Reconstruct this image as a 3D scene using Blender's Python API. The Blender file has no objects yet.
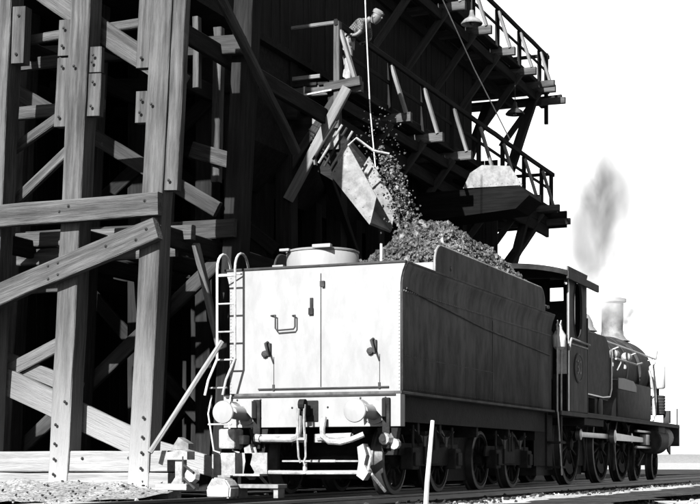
import bpy, bmesh, math, random
from mathutils import Vector, Matrix, noise
random.seed(7)
R = math.radians
S = bpy.context.scene
C = S.collection
# ---------------------------------------------------------------- camera, sky, sun, exposure
A = R(22.27)                                   # track runs 22 degrees right of the viewing axis
cam = bpy.data.cameras.new('camera'); co = bpy.data.objects.new('camera', cam); C.objects.link(co)
co.location = (7.73, -17.63, 0.43)
co.rotation_euler = (R(90), 0, A)
cam.sensor_width = 36; cam.lens = 1490/700*36; cam.shift_y = 0.3
cam.clip_start = 0.1; cam.clip_end = 20000
S.camera = co
SUN_EL, SUN_AZ = R(31), R(3.5)                 # sun behind the viewer, a little left of the track axis
w = bpy.data.worlds.new('World'); S.world = w; w.use_nodes = True
nt = w.node_tree; bg = nt.nodes['Background']
sky = nt.nodes.new('ShaderNodeTexSky'); sky.sky_type = 'NISHITA'; sky.sun_disc = False
sky.sun_elevation = SUN_EL; sky.sun_rotation = math.pi + SUN_AZ
sky.dust_density = 1.0; sky.air_density = 1.0
bw = nt.nodes.new('ShaderNodeRGBToBW')
nt.links.new(sky.outputs[0], bw.inputs[0]); nt.links.new(bw.outputs[0], bg.inputs[0])
bg.inputs[1].default_value = 0.05
sl = bpy.data.lights.new('sun', 'SUN'); sl.energy = 5.0; sl.angle = R(0.5); sl.color = (1, 1, 1)
so = bpy.data.objects.new('sun', sl); C.objects.link(so)
d = Vector((-math.sin(SUN_AZ)*math.cos(SUN_EL), -math.cos(SUN_AZ)*math.cos(SUN_EL), math.sin(SUN_EL)))   # towards the sun
so.rotation_euler = d.to_track_quat('Z', 'Y').to_euler()
S.view_settings.view_transform = 'Standard'; S.view_settings.look = 'None'
S.view_settings.exposure = 3.0; S.view_settings.gamma = 1
# ---------------------------------------------------------------- materials (grey: the photograph is black and white)
def mat(name, base=.1, rough=.7, var=.3, scale=3., stretch=None, bump=.0, bscale=None, metal=0., spec=.5, foot_tone=None, stain=(1.3, .25)):
    m = bpy.data.materials.new(name); m.use_nodes = True; n = m.node_tree; L = n.links
    b = n.nodes['Principled BSDF']
    b.inputs['Roughness'].default_value = rough; b.inputs['Metallic'].default_value = metal
    b.inputs['Specular IOR Level'].default_value = spec
    tc = n.nodes.new('ShaderNodeTexCoord'); mp = n.nodes.new('ShaderNodeMapping')
    oi = n.nodes.new('ShaderNodeObjectInfo')
    off = n.nodes.new('ShaderNodeVectorMath'); off.operation = 'SCALE'; off.inputs[0].default_value = (17, 31, 47)
    L.new(oi.outputs['Random'], off.inputs['Scale']); L.new(off.outputs[0], mp.inputs['Location'])
    L.new(tc.outputs['Object'], mp.inputs['Vector'])
    if stretch: mp.inputs['Scale'].default_value = stretch
    nz = n.nodes.new('ShaderNodeTexNoise'); nz.inputs['Scale'].default_value = scale; nz.inputs['Detail'].default_value = 8; nz.inputs['Roughness'].default_value = .65
    L.new(mp.outputs[0], nz.inputs['Vector'])
    mr = n.nodes.new('ShaderNodeMapRange'); mr.inputs['From Min'].default_value = .3; mr.inputs['From Max'].default_value = .7
    mr.inputs['To Min'].default_value = base*(1-var); mr.inputs['To Max'].default_value = base*(1+var)
    L.new(nz.outputs[0], mr.inputs['Value'])
    # a second, broad unevenness
    n2 = n.nodes.new('ShaderNodeTexNoise'); n2.inputs['Scale'].default_value = .9; n2.inputs['Detail'].default_value = 4
    L.new(tc.outputs['Object'], n2.inputs['Vector'])
    m2 = n.nodes.new('ShaderNodeMapRange'); m2.inputs['From Min'].default_value = .3; m2.inputs['From Max'].default_value = .7
    m2.inputs['To Min'].default_value = 1-var*.6; m2.inputs['To Max'].default_value = 1+var*.6
    L.new(n2.outputs[0], m2.inputs['Value'])
    mu = n.nodes.new('ShaderNodeMath'); mu.operation = 'MULTIPLY'
    L.new(mr.outputs[0], mu.inputs[0]); L.new(m2.outputs[0], mu.inputs[1])
    # sharp-edged stains and grime
    n3 = n.nodes.new('ShaderNodeTexNoise'); n3.inputs['Scale'].default_value = stain[0]; n3.inputs['Detail'].default_value = 10; n3.inputs['Roughness'].default_value = .7
    L.new(mp.outputs[0] if stretch else tc.outputs['Object'], n3.inputs['Vector'])
    m3 = n.nodes.new('ShaderNodeMapRange'); m3.inputs['From Min'].default_value = .40; m3.inputs['From Max'].default_value = .56
    m3.inputs['To Min'].default_value = 1-stain[1]; m3.inputs['To Max'].default_value = 1+stain[1]*.35; L.new(n3.outputs[0], m3.inputs['Value'])
    mu3 = n.nodes.new('ShaderNodeMath'); mu3.operation = 'MULTIPLY'; L.new(mu.outputs[0], mu3.inputs[0]); L.new(m3.outputs[0], mu3.inputs[1])
    out = mu3.outputs[0]
    if foot_tone:                                    # paler tone towards the lowest part: (top height, albedo)
        top, alb = foot_tone
        g = n.nodes.new('ShaderNodeNewGeometry'); sx = n.nodes.new('ShaderNodeSeparateXYZ'); L.new(g.outputs['Position'], sx.inputs[0])
        ad = n.nodes.new('ShaderNodeMath'); ad.operation = 'MULTIPLY_ADD'; L.new(n2.outputs[0], ad.inputs[0]); ad.inputs[1].default_value = 1.2
        L.new(sx.outputs['Z'], ad.inputs[2])
        r = n.nodes.new('ShaderNodeMapRange'); r.inputs['From Min'].default_value = top+.6; r.inputs['From Max'].default_value = .6
        r.inputs['To Min'].default_value = 0; r.inputs['To Max'].default_value = 1; L.new(ad.outputs[0], r.inputs['Value'])
        po = n.nodes.new('ShaderNodeMath'); po.operation = 'POWER'; po.inputs[1].default_value = 1.6; L.new(r.outputs[0], po.inputs[0])
        mx = n.nodes.new('ShaderNodeMix'); mx.data_type = 'FLOAT'; L.new(po.outputs[0], mx.inputs[0]); L.new(out, mx.inputs[2])
        al = n.nodes.new('ShaderNodeMath'); al.operation = 'MULTIPLY'; al.inputs[1].default_value = alb; L.new(m2.outputs[0], al.inputs[0])
        L.new(al.outputs[0], mx.inputs[3]); out = mx.outputs[0]
    cb = n.nodes.new('ShaderNodeCombineColor')
    for i in range(3): L.new(out, cb.inputs[i])
    L.new(cb.outputs[0], b.inputs['Base Color'])
    if bump:
        bn = n.nodes.new('ShaderNodeTexNoise'); bn.inputs['Scale'].default_value = bscale or scale*3; bn.inputs['Detail'].default_value = 6
        L.new(mp.outputs[0], bn.inputs['Vector'])
        bu = n.nodes.new('ShaderNodeBump'); bu.inputs['Strength'].default_value = bump; bu.inputs['Distance'].default_value = .02
        L.new(bn.outputs[0], bu.inputs['Height']); L.new(bu.outputs[0], b.inputs['Normal'])
    return m
WS = (.5, 7, 7)                                # grain runs along local X of every timber
M = dict(
    timber=mat('creosoted_timber', .0235, .85, .36, 3, WS, .9, foot_tone=(2.6, .10), stain=(.9, .42), spec=.04),
    timber_dark=mat('tarred_shade_timber', .006, .95, .4, 3, WS, .3, spec=.02),  # tarred boards, and stage timbers with their shade put into the colour
    timber_black=mat('black_timber', .0025, .95, .4, 3, WS, .3, spec=.01),  # near-black timber for the second chute's trough
    bank=mat('ash_bank_ground', .078, .95, .35, 4, None, .9, 30, spec=.03, stain=(22, .6)),
    rivet=mat('dusty_rivet', .05, .7, .3, 9, spec=.1),
    timber_mid=mat('half_shade_timber', .013, .9, .4, 3, WS, .5, spec=.03),  # same stage timber, partial shade put into the colour
    timber_pale=mat('bleached_timber', .052, .85, .35, 3, WS, .6, spec=.05),
    sill=mat('limed_timber', .072, .85, .22, 3, WS, .6, spec=.1),
    iron=mat('dark_iron', .010, .65, .4, 8, None, .2, 30, spec=.06),
    black=mat('black_engine_paint', .012, .6, .35, 4, None, .10, 14, spec=.02, stain=(5, .4)),
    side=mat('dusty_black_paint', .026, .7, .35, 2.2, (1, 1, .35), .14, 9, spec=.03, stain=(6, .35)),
    rear=mat('dusty_sunlit_paint', .073, .6, .08, 2.5, (1, 1, .4), .08, 8, spec=.10, stain=(4, .10)),  # same paint as the sides: dust plus sunlit tone put into the colour
    frame=mat('oily_iron', .005, .75, .6, 6, None, .3, 30, spec=.04),
    steel=mat('bright_steel', .14, .38, .25, 8, None, .05, 20, metal=.8),
    pale=mat('pale_dusty_iron', .088, .7, .45, 9, None, .3, 40, spec=.15),
    zinc=mat('galvanised_plate', .056, .6, .3, 5, None, .15, 20, spec=.10, stain=(7, .3)),
    rail=mat('rail_steel', .02, .5, .4, 6, (1, .2, 1), .2, metal=.4, spec=.2),
    coal=mat('coal_lump', .024, .5, 1.0, 30, None, .5, 12, spec=.12, stain=(22, .85)),
    sand=mat('pale_ash_ground', .135, .95, .35, 2.2, None, .8, 25, spec=.05, stain=(14, .4)),
    ash=mat('dark_cinder', .012, .95, .6, 6, None, .6, 30, spec=.03),
    sleeper=mat('sleeper_timber', .014, .9, .4, 3, WS, .6, spec=.05),
    clear=mat('clear_glass', .9, .02, 0),
    glass=mat('dusty_glass', .03, .08, .3, 5, spec=.3),
    white=mat('white_paint', .15, .6, .1, 5, None, .1, spec=.2),
    skin=mat('skin', .038, .6, .1, 5, spec=.2), shirt=mat('checked_shirt', .06, .9, .3, 30, spec=.05), trouser=mat('pale_trousers', .10, .9, .2, 12, spec=.05),
    cap=mat('felt_cap', .05, .9, .2, 12, spec=.05), boot=mat('boot_leather', .01, .6, .2, 12, spec=.1), rope=mat('hemp_rope', .2, .9, .2, 12, spec=.05),
    canvas=mat('pale_canvas', .15, .9, .2, 12, spec=.05),
)
# checked shirt: woven squares
def check(m):
    n = m.node_tree; b = n.nodes['Principled BSDF']; tc = n.nodes.new('ShaderNodeTexCoord'); ck = n.nodes.new('ShaderNodeTexChecker')
    ck.inputs['Scale'].default_value = 38; ck.inputs[1].default_value = (.04, .04, .04, 1); ck.inputs[2].default_value = (.012, .012, .012, 1)
    n.links.new(tc.outputs['Object'], ck.inputs[0]); n.links.new(ck.outputs[0], b.inputs['Base Color'])
check(M['shirt'])
# ---------------------------------------------------------------- helpers
def tag(o, label=None, cat=None, group=None, kind=None):
    if label: o['label'] = label
    if cat: o['category'] = cat
    if group: o['group'] = group
    if kind: o['kind'] = kind
    return o
def thing(name, label, cat, loc=(0, 0, 0), rz=0, group=None):
    o = bpy.data.objects.new(name, None); C.objects.link(o); o.location = loc; o.rotation_euler = (0, 0, rz)
    o.empty_display_size = .2
    return tag(o, label, cat, group)
def link(name, me, m, parent=None, mtx=None):
    o = bpy.data.objects.new(name, me); C.objects.link(o)
    if m and not me.materials: me.materials.append(M[m] if isinstance(m, str) else m)
    if mtx is not None: o.matrix_basis = mtx
    if parent: o.parent = parent
    return o
def obj(name, bm, m, parent=None, smooth=False, mtx=None):
    me = bpy.data.meshes.new(name)
    bmesh.ops.recalc_face_normals(bm, faces=bm.faces)
    bm.to_mesh(me); bm.free()
    if smooth:
        for p in me.polygons: p.use_smooth = True
        try: me.set_sharp_from_angle(angle=R(38))
        except Exception: pass
    return link(name, me, m, parent, mtx)
def NB(): return bmesh.new()
def box(bm, x0, x1, y0, y1, z0, z1, bev=0):
    vs = [bm.verts.new((x, y, z)) for x in (x0, x1) for y in (y0, y1) for z in (z0, z1)]
    q = lambda *i: bm.faces.new([vs[k] for k in i])
    f = [q(0, 1, 3, 2), q(4, 6, 7, 5), q(0, 4, 5, 1), q(2, 3, 7, 6), q(0, 2, 6, 4), q(1, 5, 7, 3)]
    if bev:
        es = list({e for a in f for e in a.edges})
        bmesh.ops.bevel(bm, geom=es, offset=bev, segments=2, affect='EDGES', profile=.6)
    return bm
def frame_of(d, up=Vector((0, 0, 1))):
    x = Vector(d).normalized(); u = Vector(up)
    if abs(x.dot(u)) > .98: u = Vector((0, 1, 0))
    y = u.cross(x).normalized(); z = x.cross(y)
    return Matrix((x, y, z)).transposed()
def timber_mesh(name, L, w, h, ch=.012, seg=None, jit=.004):
    """squared timber along local X from 0 to L, chamfered, slightly uneven"""
    seg = seg or max(1, min(14, int(L/.5)))
    prof = [(-w/2+ch, -h/2), (w/2-ch, -h/2), (w/2, -h/2+ch), (w/2, h/2-ch), (w/2-ch, h/2), (-w/2+ch, h/2), (-w/2, h/2-ch), (-w/2, -h/2+ch)]
    bm = NB(); rings = []
    for i in range(seg+1):
        oy, oz = random.uniform(-jit, jit)*1.3, random.uniform(-jit, jit)*1.3; tw = random.uniform(-.006, .006)
        rings.append([bm.verts.new((L*i/seg, y+oy+tw*z, z+oz-tw*y)) for y, z in prof])
    for a, b in zip(rings, rings[1:]):
        for k in range(8): bm.faces.new((a[k], a[(k+1) % 8], b[(k+1) % 8], b[k]))
    bm.faces.new(rings[0]); bm.faces.new(rings[-1])
    bmesh.ops.recalc_face_normals(bm, faces=bm.faces)
    me = bpy.data.meshes.new(name); bm.to_mesh(me); bm.free()
    return me
def timber(name, p0, p1, w, h, m, parent, up=(0, 0, 1), jit=.004, origin=Vector((0, 0, 0))):
    p0, p1 = Vector(p0), Vector(p1); L = (p1-p0).length
    mtx = Matrix.Translation(p0-origin) @ frame_of(p1-p0, up).to_4x4()
    return link(name, timber_mesh(name, L, w, h, jit=jit), m, parent, mtx)
def tube(bm, pts, r, seg=8, caps=True, closed=False):
    pts = [Vector(p) for p in pts]; n = len(pts); rings = []
    rr = r if isinstance(r, (list, tuple)) else [r]*n
    prev = None
    for i, p in enumerate(pts):
        if closed: t = pts[(i+1) % n]-pts[i-1]
        else: t = pts[min(i+1, n-1)]-pts[max(i-1, 0)]
        t.normalize()
        if prev is None:
            u = Vector((0, 0, 1)) if abs(t.z) < .9 else Vector((1, 0, 0))
        else: u = prev
        x = (u - t*u.dot(t)).normalized(); y = t.cross(x); prev = x
        rings.append([bm.verts.new(p + x*math.cos(2*math.pi*k/seg)*rr[i] + y*math.sin(2*math.pi*k/seg)*rr[i]) for k in range(seg)])
    rng = range(n) if closed else range(n-1)
    for i in rng:
        a, b = rings[i], rings[(i+1) % n]
        for k in range(seg): bm.faces.new((a[k], a[(k+1) % seg], b[(k+1) % seg], b[k]))
    if caps and not closed: bm.faces.new(rings[0]); bm.faces.new(rings[-1])
    return bm
def arc(c, r, a0, a1, n, plane='yz', k=0.):
    out = []
    for i in range(n+1):
        a = R(a0+(a1-a0)*i/n); u, v = r*math.cos(a), r*math.sin(a)
        out.append(Vector((c[0], c[1]+u, c[2]+v)) if plane == 'yz' else Vector((c[0]+u, c[1], c[2]+v)) if plane == 'xz' else Vector((c[0]+u, c[1]+v, c[2])))
    return out
def lathe(bm, c, axis, prof, seg=24, cap0=True, cap1=True):
    """prof: (distance along axis, radius)"""
    ax = Vector(axis).normalized(); u = Vector((0, 0, 1)) if abs(ax.z) < .9 else Vector((1, 0, 0))
    x = (u-ax*u.dot(ax)).normalized(); y = ax.cross(x); c = Vector(c); rings = []
    for t, r in prof:
        rings.append([bm.verts.new(c+ax*t+x*math.cos(2*math.pi*k/seg)*r+y*math.sin(2*math.pi*k/seg)*r) for k in range(seg)])
    for a, b in zip(rings, rings[1:]):
        for k in range(seg): bm.faces.new((a[k], a[(k+1) % seg], b[(k+1) % seg], b[k]))
    if cap0: bm.faces.new(rings[0])
    if cap1: bm.faces.new(rings[-1])
    return bm
def prism(bm, poly, axis, a, b):
    """poly in the other two coordinates, extruded along axis from a to b"""
    def v(p, t): return {'x': (t, p[0], p[1]), 'y': (p[0], t, p[1]), 'z': (p[0], p[1], t)}[axis]
    A_ = [bm.verts.new(v(p, a)) for p in poly]; B_ = [bm.verts.new(v(p, b)) for p in poly]
    n = len(poly); bm.faces.new(A_); bm.faces.new(B_[::-1])
    for i in range(n): bm.faces.new((A_[i], A_[(i+1) % n], B_[(i+1) % n], B_[i]))
    return bm
def strip(bm, outer, inner, axis, a, b):
    """closed ring between two outlines with the same count (a plate with a hole), extruded"""
    def v(p, t): return {'x': (t, p[0], p[1]), 'y': (p[0], t, p[1]), 'z': (p[0], p[1], t)}[axis]
    n = len(outer); V = [[bm.verts.new(v(p, t)) for p in o] for o in (outer, inner) for t in (a, b)]
    oa, ob, ia, ib = V
    for i in range(n):
        j = (i+1) % n
        bm.faces.new((oa[i], oa[j], ia[j], ia[i])); bm.faces.new((ob[i], ib[i], ib[j], ob[j]))
        bm.faces.new((oa[i], ob[i], ob[j], oa[j])); bm.faces.new((ia[i], ia[j], ib[j], ib[i]))
    return bm
def rivets(bm, pts, nrm, r=.014):
    nrm = Vector(nrm)
    for p in pts: lathe(bm, Vector(p), nrm, [(0, r), (r*.5, r*.75), (r*.75, r*.3)], 6, False, True)
    return bm
def lump(bm, c, r, flat=1.):
    """an angular stone or lump of coal"""
    m = Matrix.Translation(c) @ Matrix.Rotation(random.uniform(0, 6.28), 4, Vector((random.random(), random.random(), random.random()+.01)).normalized()) @ Matrix.Diagonal((r*random.uniform(.7, 1.3), r*random.uniform(.7, 1.2), r*random.uniform(.5, 1)*flat, 1))
    g = [(-1, -.8, -.7), (1, -.7, -.8), (.8, 1, -.6), (-.9, .8, -.8), (-.7, -1, .6), (.8, -.8, .9), (1, .7, .6), (-.8, .9, .8)]
    vs = [bm.verts.new(m @ Vector((a*random.uniform(.6, 1), b*random.uniform(.6, 1), c_*random.uniform(.6, 1)))) for a, b, c_ in g]
    for f in ((0, 3, 2, 1), (4, 5, 6, 7), (0, 1, 5, 4), (1, 2, 6, 5), (2, 3, 7, 6), (3, 0, 4, 7)): bm.faces.new([vs[i] for i in f])
# ---------------------------------------------------------------- the setting
bm = NB(); X0, X1, Y0, Y1 = -3000, 3000, -200, 9000
xs = [X0, -300, -60, -20] + [-12+i*.6 for i in range(46)] + [20, 60, 300, X1]
ys = [Y0, -60, -30] + [-22+i*.6 for i in range(120)] + [60, 80, 120, 300, 1000, 3000, Y1]
def gz(x, y):
    h = -.10 + .025*noise.noise(Vector((x*.6, y*.6, 0))) + .05*noise.noise(Vector((x*.13, y*.13, 3)))
    if abs(x) > 80 or y > 60: return -.12
    if -.9 < x < 1.75: h = -.20
    elif -3 < x <= -.9: h = -.055+.02*noise.noise(Vector((x*1.5, y*1.5, 7)))
    return h
G = [[bm.verts.new((x, y, gz(x, y))) for y in ys] for x in xs]
for i in range(len(xs)-1):
    for j in range(len(ys)-1): bm.faces.new((G[i][j], G[i+1][j], G[i+1][j+1], G[i][j+1]))
g = obj('ground', bm, 'sand', smooth=True); tag(g, kind='structure')
def ragged_strip(name, xa, xb, y0, y1, z, m, amp=.14, step=.22, crown=0., nx=8):
    bm = NB(); n = int((y1-y0)/step); rows = []
    for i in range(n+1):
        y = y0+(y1-y0)*i/n
        a = xa+amp*noise.noise(Vector((y*.9, xa, 1)))+amp*.5*noise.noise(Vector((y*3.7, xa, 2)))
        b = xb+amp*noise.noise(Vector((y*.9, xb, 5)))+amp*.5*noise.noise(Vector((y*3.7, xb, 6)))
        row = []
        for k in range(nx+1):
            t = k/nx; x = a+(b-a)*t
            e = min(t, 1-t)*nx; hh = crown*min(1, e) + (.012*noise.noise(Vector((x*4, y*4, 0))) if 0 < k < nx else 0)
            row.append(bm.verts.new((x, y, z+hh)))
        rows.append(row)
    for a, b in zip(rows, rows[1:]):
        for k in range(nx): bm.faces.new((a[k], a[k+1], b[k+1], b[k]))
    return tag(obj(name, bm, m), kind='structure')
ragged_strip('ballast_bed', -.84, 2.05, -24, 75, -.16, 'ash', .10, .22, .045, 14)
ragged_strip('dark_strip', 3.15, 4.25, -14, 75, -.02, 'ash', .30, .22, .0, 6)  # dark ragged strip along the pale ground
ragged_strip('dark_backing', -14, -1.7, .2, 75, -.025, 'ash', .2, .4, .0, 6)  # dark ground added to blacken the shaded gaps under the engine
# rails and sleepers
def rail_profile(cx):
    return [(cx-.065, -.14), (cx+.065, -.14), (cx+.065, -.128), (cx+.012, -.11), (cx+.010, -.045), (cx+.034, -.035), (cx+.034, -.006), (cx+.026, 0), (cx-.026, 0), (cx-.034, -.006), (cx-.034, -.035), (cx-.010, -.045), (cx-.012, -.11), (cx-.065, -.128)]
for cx, lb in ((-.752, 'far running rail of the track, nearer the timber stage'), (.752, 'near running rail of the track, on the open side')):
    bm = NB(); prism(bm, rail_profile(cx), 'y', -26, 120)
    tag(obj('rail', bm, 'rail'), lb, 'rail', 'rails of the track')
track_sleeper = thing('sleepers', 'row of dark timber sleepers half buried under the engine track', 'sleepers')
sm = timber_mesh('sleeper', 2.3, .23, .13)
for i in range(110):
    link('sleeper', sm, 'sleeper', track_sleeper, Matrix.Translation((-1.15+random.uniform(-.04, .04), -25+i*.68, -.208)))
# loose stones scattered on the pale ground beside the track
bm = NB()
for i in range(1500):
    y = -14+random.random()**1.3*50; x = random.choice((random.gauss(2.2, .25), random.gauss(3.1, .2), random.gauss(4.3, .3), random.uniform(1.9, 6.5), random.gauss(-1.0, .12), random.uniform(-3.2, -.9)))
    if x < -1.9 and y > -.6: continue
    if 2.3 < x < 2.95 and random.random() < .7: continue
    lump(bm, Vector((x, y, gz(x, y)+.008)), random.choice((.01, .014, .02, .03)))
tag(obj('loose_stones', bm, 'pale'), 'loose pale stones and cinders scattered beside the track', 'gravel', kind='stuff')
bm = NB()
for i in range(3800):
    y = -14+random.random()**1.2*46; x = random.choice((random.uniform(-1.5, 2.0), random.gauss(2.0, .10), random.gauss(1.7, .2), random.uniform(3.1, 4.3), random.gauss(3.3, .12), random.gauss(-.9, .06), random.uniform(-2.2, 6) if random.random() < .3 else 1.5))
    z = -.105 if -.9 < x < 1.9 else gz(x, y)+.01
    if abs(abs(x)-.75) < .07: continue
    lump(bm, Vector((x, y, z)), random.choice((.012, .018, .026, .034)))
for i in range(260):
    x = random.uniform(-8, -1.6); y = random.uniform(-2.2, -.95); t = (y+2.0)/1.1
    lump(bm, Vector((x, y, max(-.05, -.06+.26*t))), random.choice((.006, .008, .01, .014, .02)))
tag(obj('cinders', bm, 'ash'), 'dark clinker and cinders littering the track bed', 'cinders', kind='stuff')
pb = M['clear'].node_tree.nodes['Principled BSDF']; pb.inputs['Transmission Weight'].default_value = 1; pb.inputs['IOR'].default_value = 1.3

# chipped arrises: nudge the chamfer points of every timber
_tm = timber_mesh
def timber_mesh(name, L, w, h, ch=.012, seg=None, jit=.004):
    me = _tm(name, L, w, h, ch, seg, jit)
    if jit > 0 and w > .09 and L > .6:
        for v in me.vertices:
            if random.random() < .35:
                k = random.uniform(.0, .010); v.co.y -= k*(1 if v.co.y > 0 else -1); v.co.z -= k*(1 if v.co.z > 0 else -1)
    return me
bm = NB()
n = 60; top = [(-700+i*55, 900, 3.0+4.5*max(0, noise.noise(Vector((i*.35, 0, 9)))+.35)) for i in range(n)]
lo = [bm.verts.new((x, y-20, -.5)) for x, y, z in top]; hi = [bm.verts.new(t) for t in top]; bk = [bm.verts.new((x, y+60, -.5)) for x, y, z in top]
for a, b in zip(range(n-1), range(1, n)): bm.faces.new((lo[a], lo[b], hi[b], hi[a])); bm.faces.new((hi[a], hi[b], bk[b], bk[a]))
tag(obj('distant_hills', bm, 'sill', None, True), kind='structure')
# ---------------------------------------------------------------- the coal stage (one timber structure)
stage = thing('coal_stage', 'towering dark timber coaling stage on braced posts with two galleries over the track', 'coaling stage', (-2.1, -.8, 0))
O = Vector((-2.1, -.8, 0))
def T(name, p0, p1, w, h, m='timber', up=(0, 0, 1), jit=.004, parent=None): return timber(name, p0, p1, w, h, m, stage, up, jit, O)
LEAN = .056
PX = [-2.06, -3.27, -4.50, -5.75]
BY = [-.8, 1.4, 3.4, 5.4, 7.4, 9.4, 11.4, 13.2, 14.7]
boltme = None
def bolt(parent, loc_world, nrm=(0, -1, 0)):
    global boltme
    if boltme is None:
        bm = NB(); lathe(bm, (0, 0, 0), (0, 0, 1), [(0, .022), (.006, .022), (.006, .014), (.018, .012), (.021, .006)], 8, False, True)
        bmesh.ops.recalc_face_normals(bm, faces=bm.faces); boltme = bpy.data.meshes.new('bolt'); bm.to_mesh(boltme); bm.free(); boltme.materials.append(M['iron'])
    o = bpy.data.objects.new('bolt', boltme); C.objects.link(o)
    q = Vector(nrm).to_track_quat('Z', 'Y').to_matrix().to_4x4()
    o.parent = parent; o.matrix_basis = parent.matrix_basis.inverted() @ Matrix.Translation(Vector(loc_world)-O) @ q
    return o
TOP = 7.3
posts = {}
for bi, y in enumerate(BY):
    for k, x in enumerate(PX):
        wv = .30 if bi == 0 else .30
        yy = y + (0 if bi == 0 else random.uniform(-.06, .06)); xx = x + (0 if bi == 0 else random.uniform(-.05, .05))
        z0 = .0 if bi == 0 else -.25
        lean = LEAN
        if bi > 1: xx, lean = (xx-.75 if k == 0 else xx), 0
        posts[bi, k] = T('post', (xx, yy, z0), (xx+lean*TOP, yy, TOP), wv, wv, 'timber' if bi == 0 else 'timber_mid' if bi == 1 and k else 'timber_dark', up=(0, 1, 0))  # posts behind the front row: shade put into a darker timber
p3, p2 = posts[0, 0], posts[0, 1]
def px_(k, z): return PX[k]+LEAN*z
# splice pieces beside and before the front posts
for (k, dx, za, zb, w_) in ((1, -.25, 4.85, 5.75, .13), (1, -.25, 5.78, 6.25, .13), (1, .235, 4.95, 5.5, .12), (1, .22, 5.52, 5.85, .10), (0, -.235, 4.8, 5.2, .12), (0, -.25, 5.5, 6.9, .14), (2, .26, 5.75, 6.5, .18), (0, .24, 3.9, 6.9, .13)):
    o = T('splice_block', (px_(k, za)+dx, -.84, za), (px_(k, zb)+dx, -.84, zb), .2, w_, 'timber', up=(0, 1, 0))
    bolt(o, (px_(k, za)+dx, -.84-.1, za+.12)); bolt(o, (px_(k, zb)+dx, -.84-.1, zb-.12))
# front girt and long brace, bolted over the posts
g = T('girt', (-7.2, -1.05, 3.69), (-1.66, -1.05, 3.70), .14, .29, 'timber')
for x in (-3.12, -2.98, -1.85, -4.35): bolt(g, (x, -1.12, 3.69+.06*(1 if x > -3 else -.0)))
b = T('brace', (-6.6, -1.05, 1.86), (-1.70, -1.05, 3.40), .14, .29, 'timber')
for dx, dz in ((-.07, -.11), (.08, -.06), (-.07, .06), (.08, .09)): bolt(b, (-3.22+dx, -1.12, 2.93+dz))
for x, z in ((-1.83, 3.39), (-1.98, 3.26), (-2.42, 3.20)): bolt(b, (x, -1.12, z))
for z in (.35, .55, .75, 1.0): bolt(p3, (px_(0, z)+.06, -.985, z)); bolt(p2, (px_(1, z)-.05, -.985, z-.08))
bolt(p2, (px_(1, 1.2)+.08, -.985, 1.22)); bolt(p3, (px_(0, 5)-.05, -.985, 5.0)); bolt(p2, (px_(1, 6)-.05, -.985, 5.6))
# limed ground sill: two stacked baulks carrying the front bent
T('sill_beam', (-9, -.74, .44), (-1.64, -.74, .44), .34, .27, 'sill')
T('sill_beam', (-9, -.75, .12), (-1.62, -.75, .12), .36, .34, 'sill')
for x in (-7.4, -6.2, -4.9, -2.9, -2.2):
    bolt(p3, (x, -.915, .46+random.uniform(-.06, .06)))
bm = NB(); prof = [(-1.9, -.10), (-1.65, -.02), (-1.4, .06), (-1.2, .13), (-1.02, .20), (-.90, .25)]
rows = []
for i in range(70):
    x = -9+i*.108; rows.append([bm.verts.new((x, y+.05*noise.noise(Vector((x*2, y*3, 0))), z*max(.1, min(1, (-1.35-x)/.9))*min(1, .75+.5*noise.noise(Vector((x*1.7, 0, 1)))) + .03*noise.noise(Vector((x*5, y*5, 2))))) for y, z in prof])
for a, b_ in zip(rows, rows[1:]):
    for k in range(len(prof)-1): bm.faces.new((a[k], a[k+1], b_[k+1], b_[k]))
tag(obj('ash_bank', bm, 'bank', None, True), kind='structure')
# braces behind the front posts
T('brace', (-4.7, -.55, 1.68), (-2.15, -.55, .62), .10, .36, 'timber', up=(0, 0, 1))
T('brace', (-4.62, -.40, 1.90), (-3.25, -.40, 1.40), .08, .22, 'timber')
T('brace', (-4.6, -.47, 1.58), (-3.3, -.47, 2.12), .08, .19, 'timber')
T('brace', (-4.9, -.52, 7.58), (-1.62, -.52, 5.33), .10, .30, 'timber')
T('brace', (-3.2, .9, .70), (-1.9, .9, .35), .10, .28, 'timber')
# cross bracing and girts of each bent behind, and girts along the stage
for bi, y in enumerate(BY):
    if bi == 0: continue
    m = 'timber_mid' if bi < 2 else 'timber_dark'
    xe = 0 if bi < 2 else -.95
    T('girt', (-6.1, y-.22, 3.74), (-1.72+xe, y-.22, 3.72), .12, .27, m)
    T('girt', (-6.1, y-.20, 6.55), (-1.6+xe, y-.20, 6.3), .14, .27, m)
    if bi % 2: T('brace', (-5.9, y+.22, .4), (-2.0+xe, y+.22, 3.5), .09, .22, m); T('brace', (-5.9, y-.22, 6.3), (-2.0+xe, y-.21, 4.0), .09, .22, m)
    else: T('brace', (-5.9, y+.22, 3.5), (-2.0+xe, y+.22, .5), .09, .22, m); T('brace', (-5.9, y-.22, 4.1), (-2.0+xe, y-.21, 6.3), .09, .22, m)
T('girt', (-4.6, .35, 3.35), (-2.2, .35, 3.35), .10, .22, 'timber'); T('girt', (-4.7, .1, 2.9), (-3.5, .1, 2.9), .10, .2, 'timber')
T('girt', (-4.9, .1, 5.35), (-3.2, .1, 5.35), .10, .18, 'timber'); T('girt', (-4.9, .15, 6.05), (-3.3, .15, 6.05), .10, .16, 'timber')
T('post', (-2.55, 2.2, 4.6), (-2.5, 2.2, 6.9), .14, .14, 'timber', up=(0, 1, 0))
T('girt', (-2.9, 2.1, 5.1), (-2.0, 2.1, 4.8), .12, .24, 'timber')
for k, x in enumerate(PX):
    for z in (3.45, 6.2): T('girt', (x+LEAN*z-.2, -.55, z), (x+LEAN*z-.2-(.5 if k == 0 else 0), 14.7, z), .10, .26, 'timber_dark')
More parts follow.
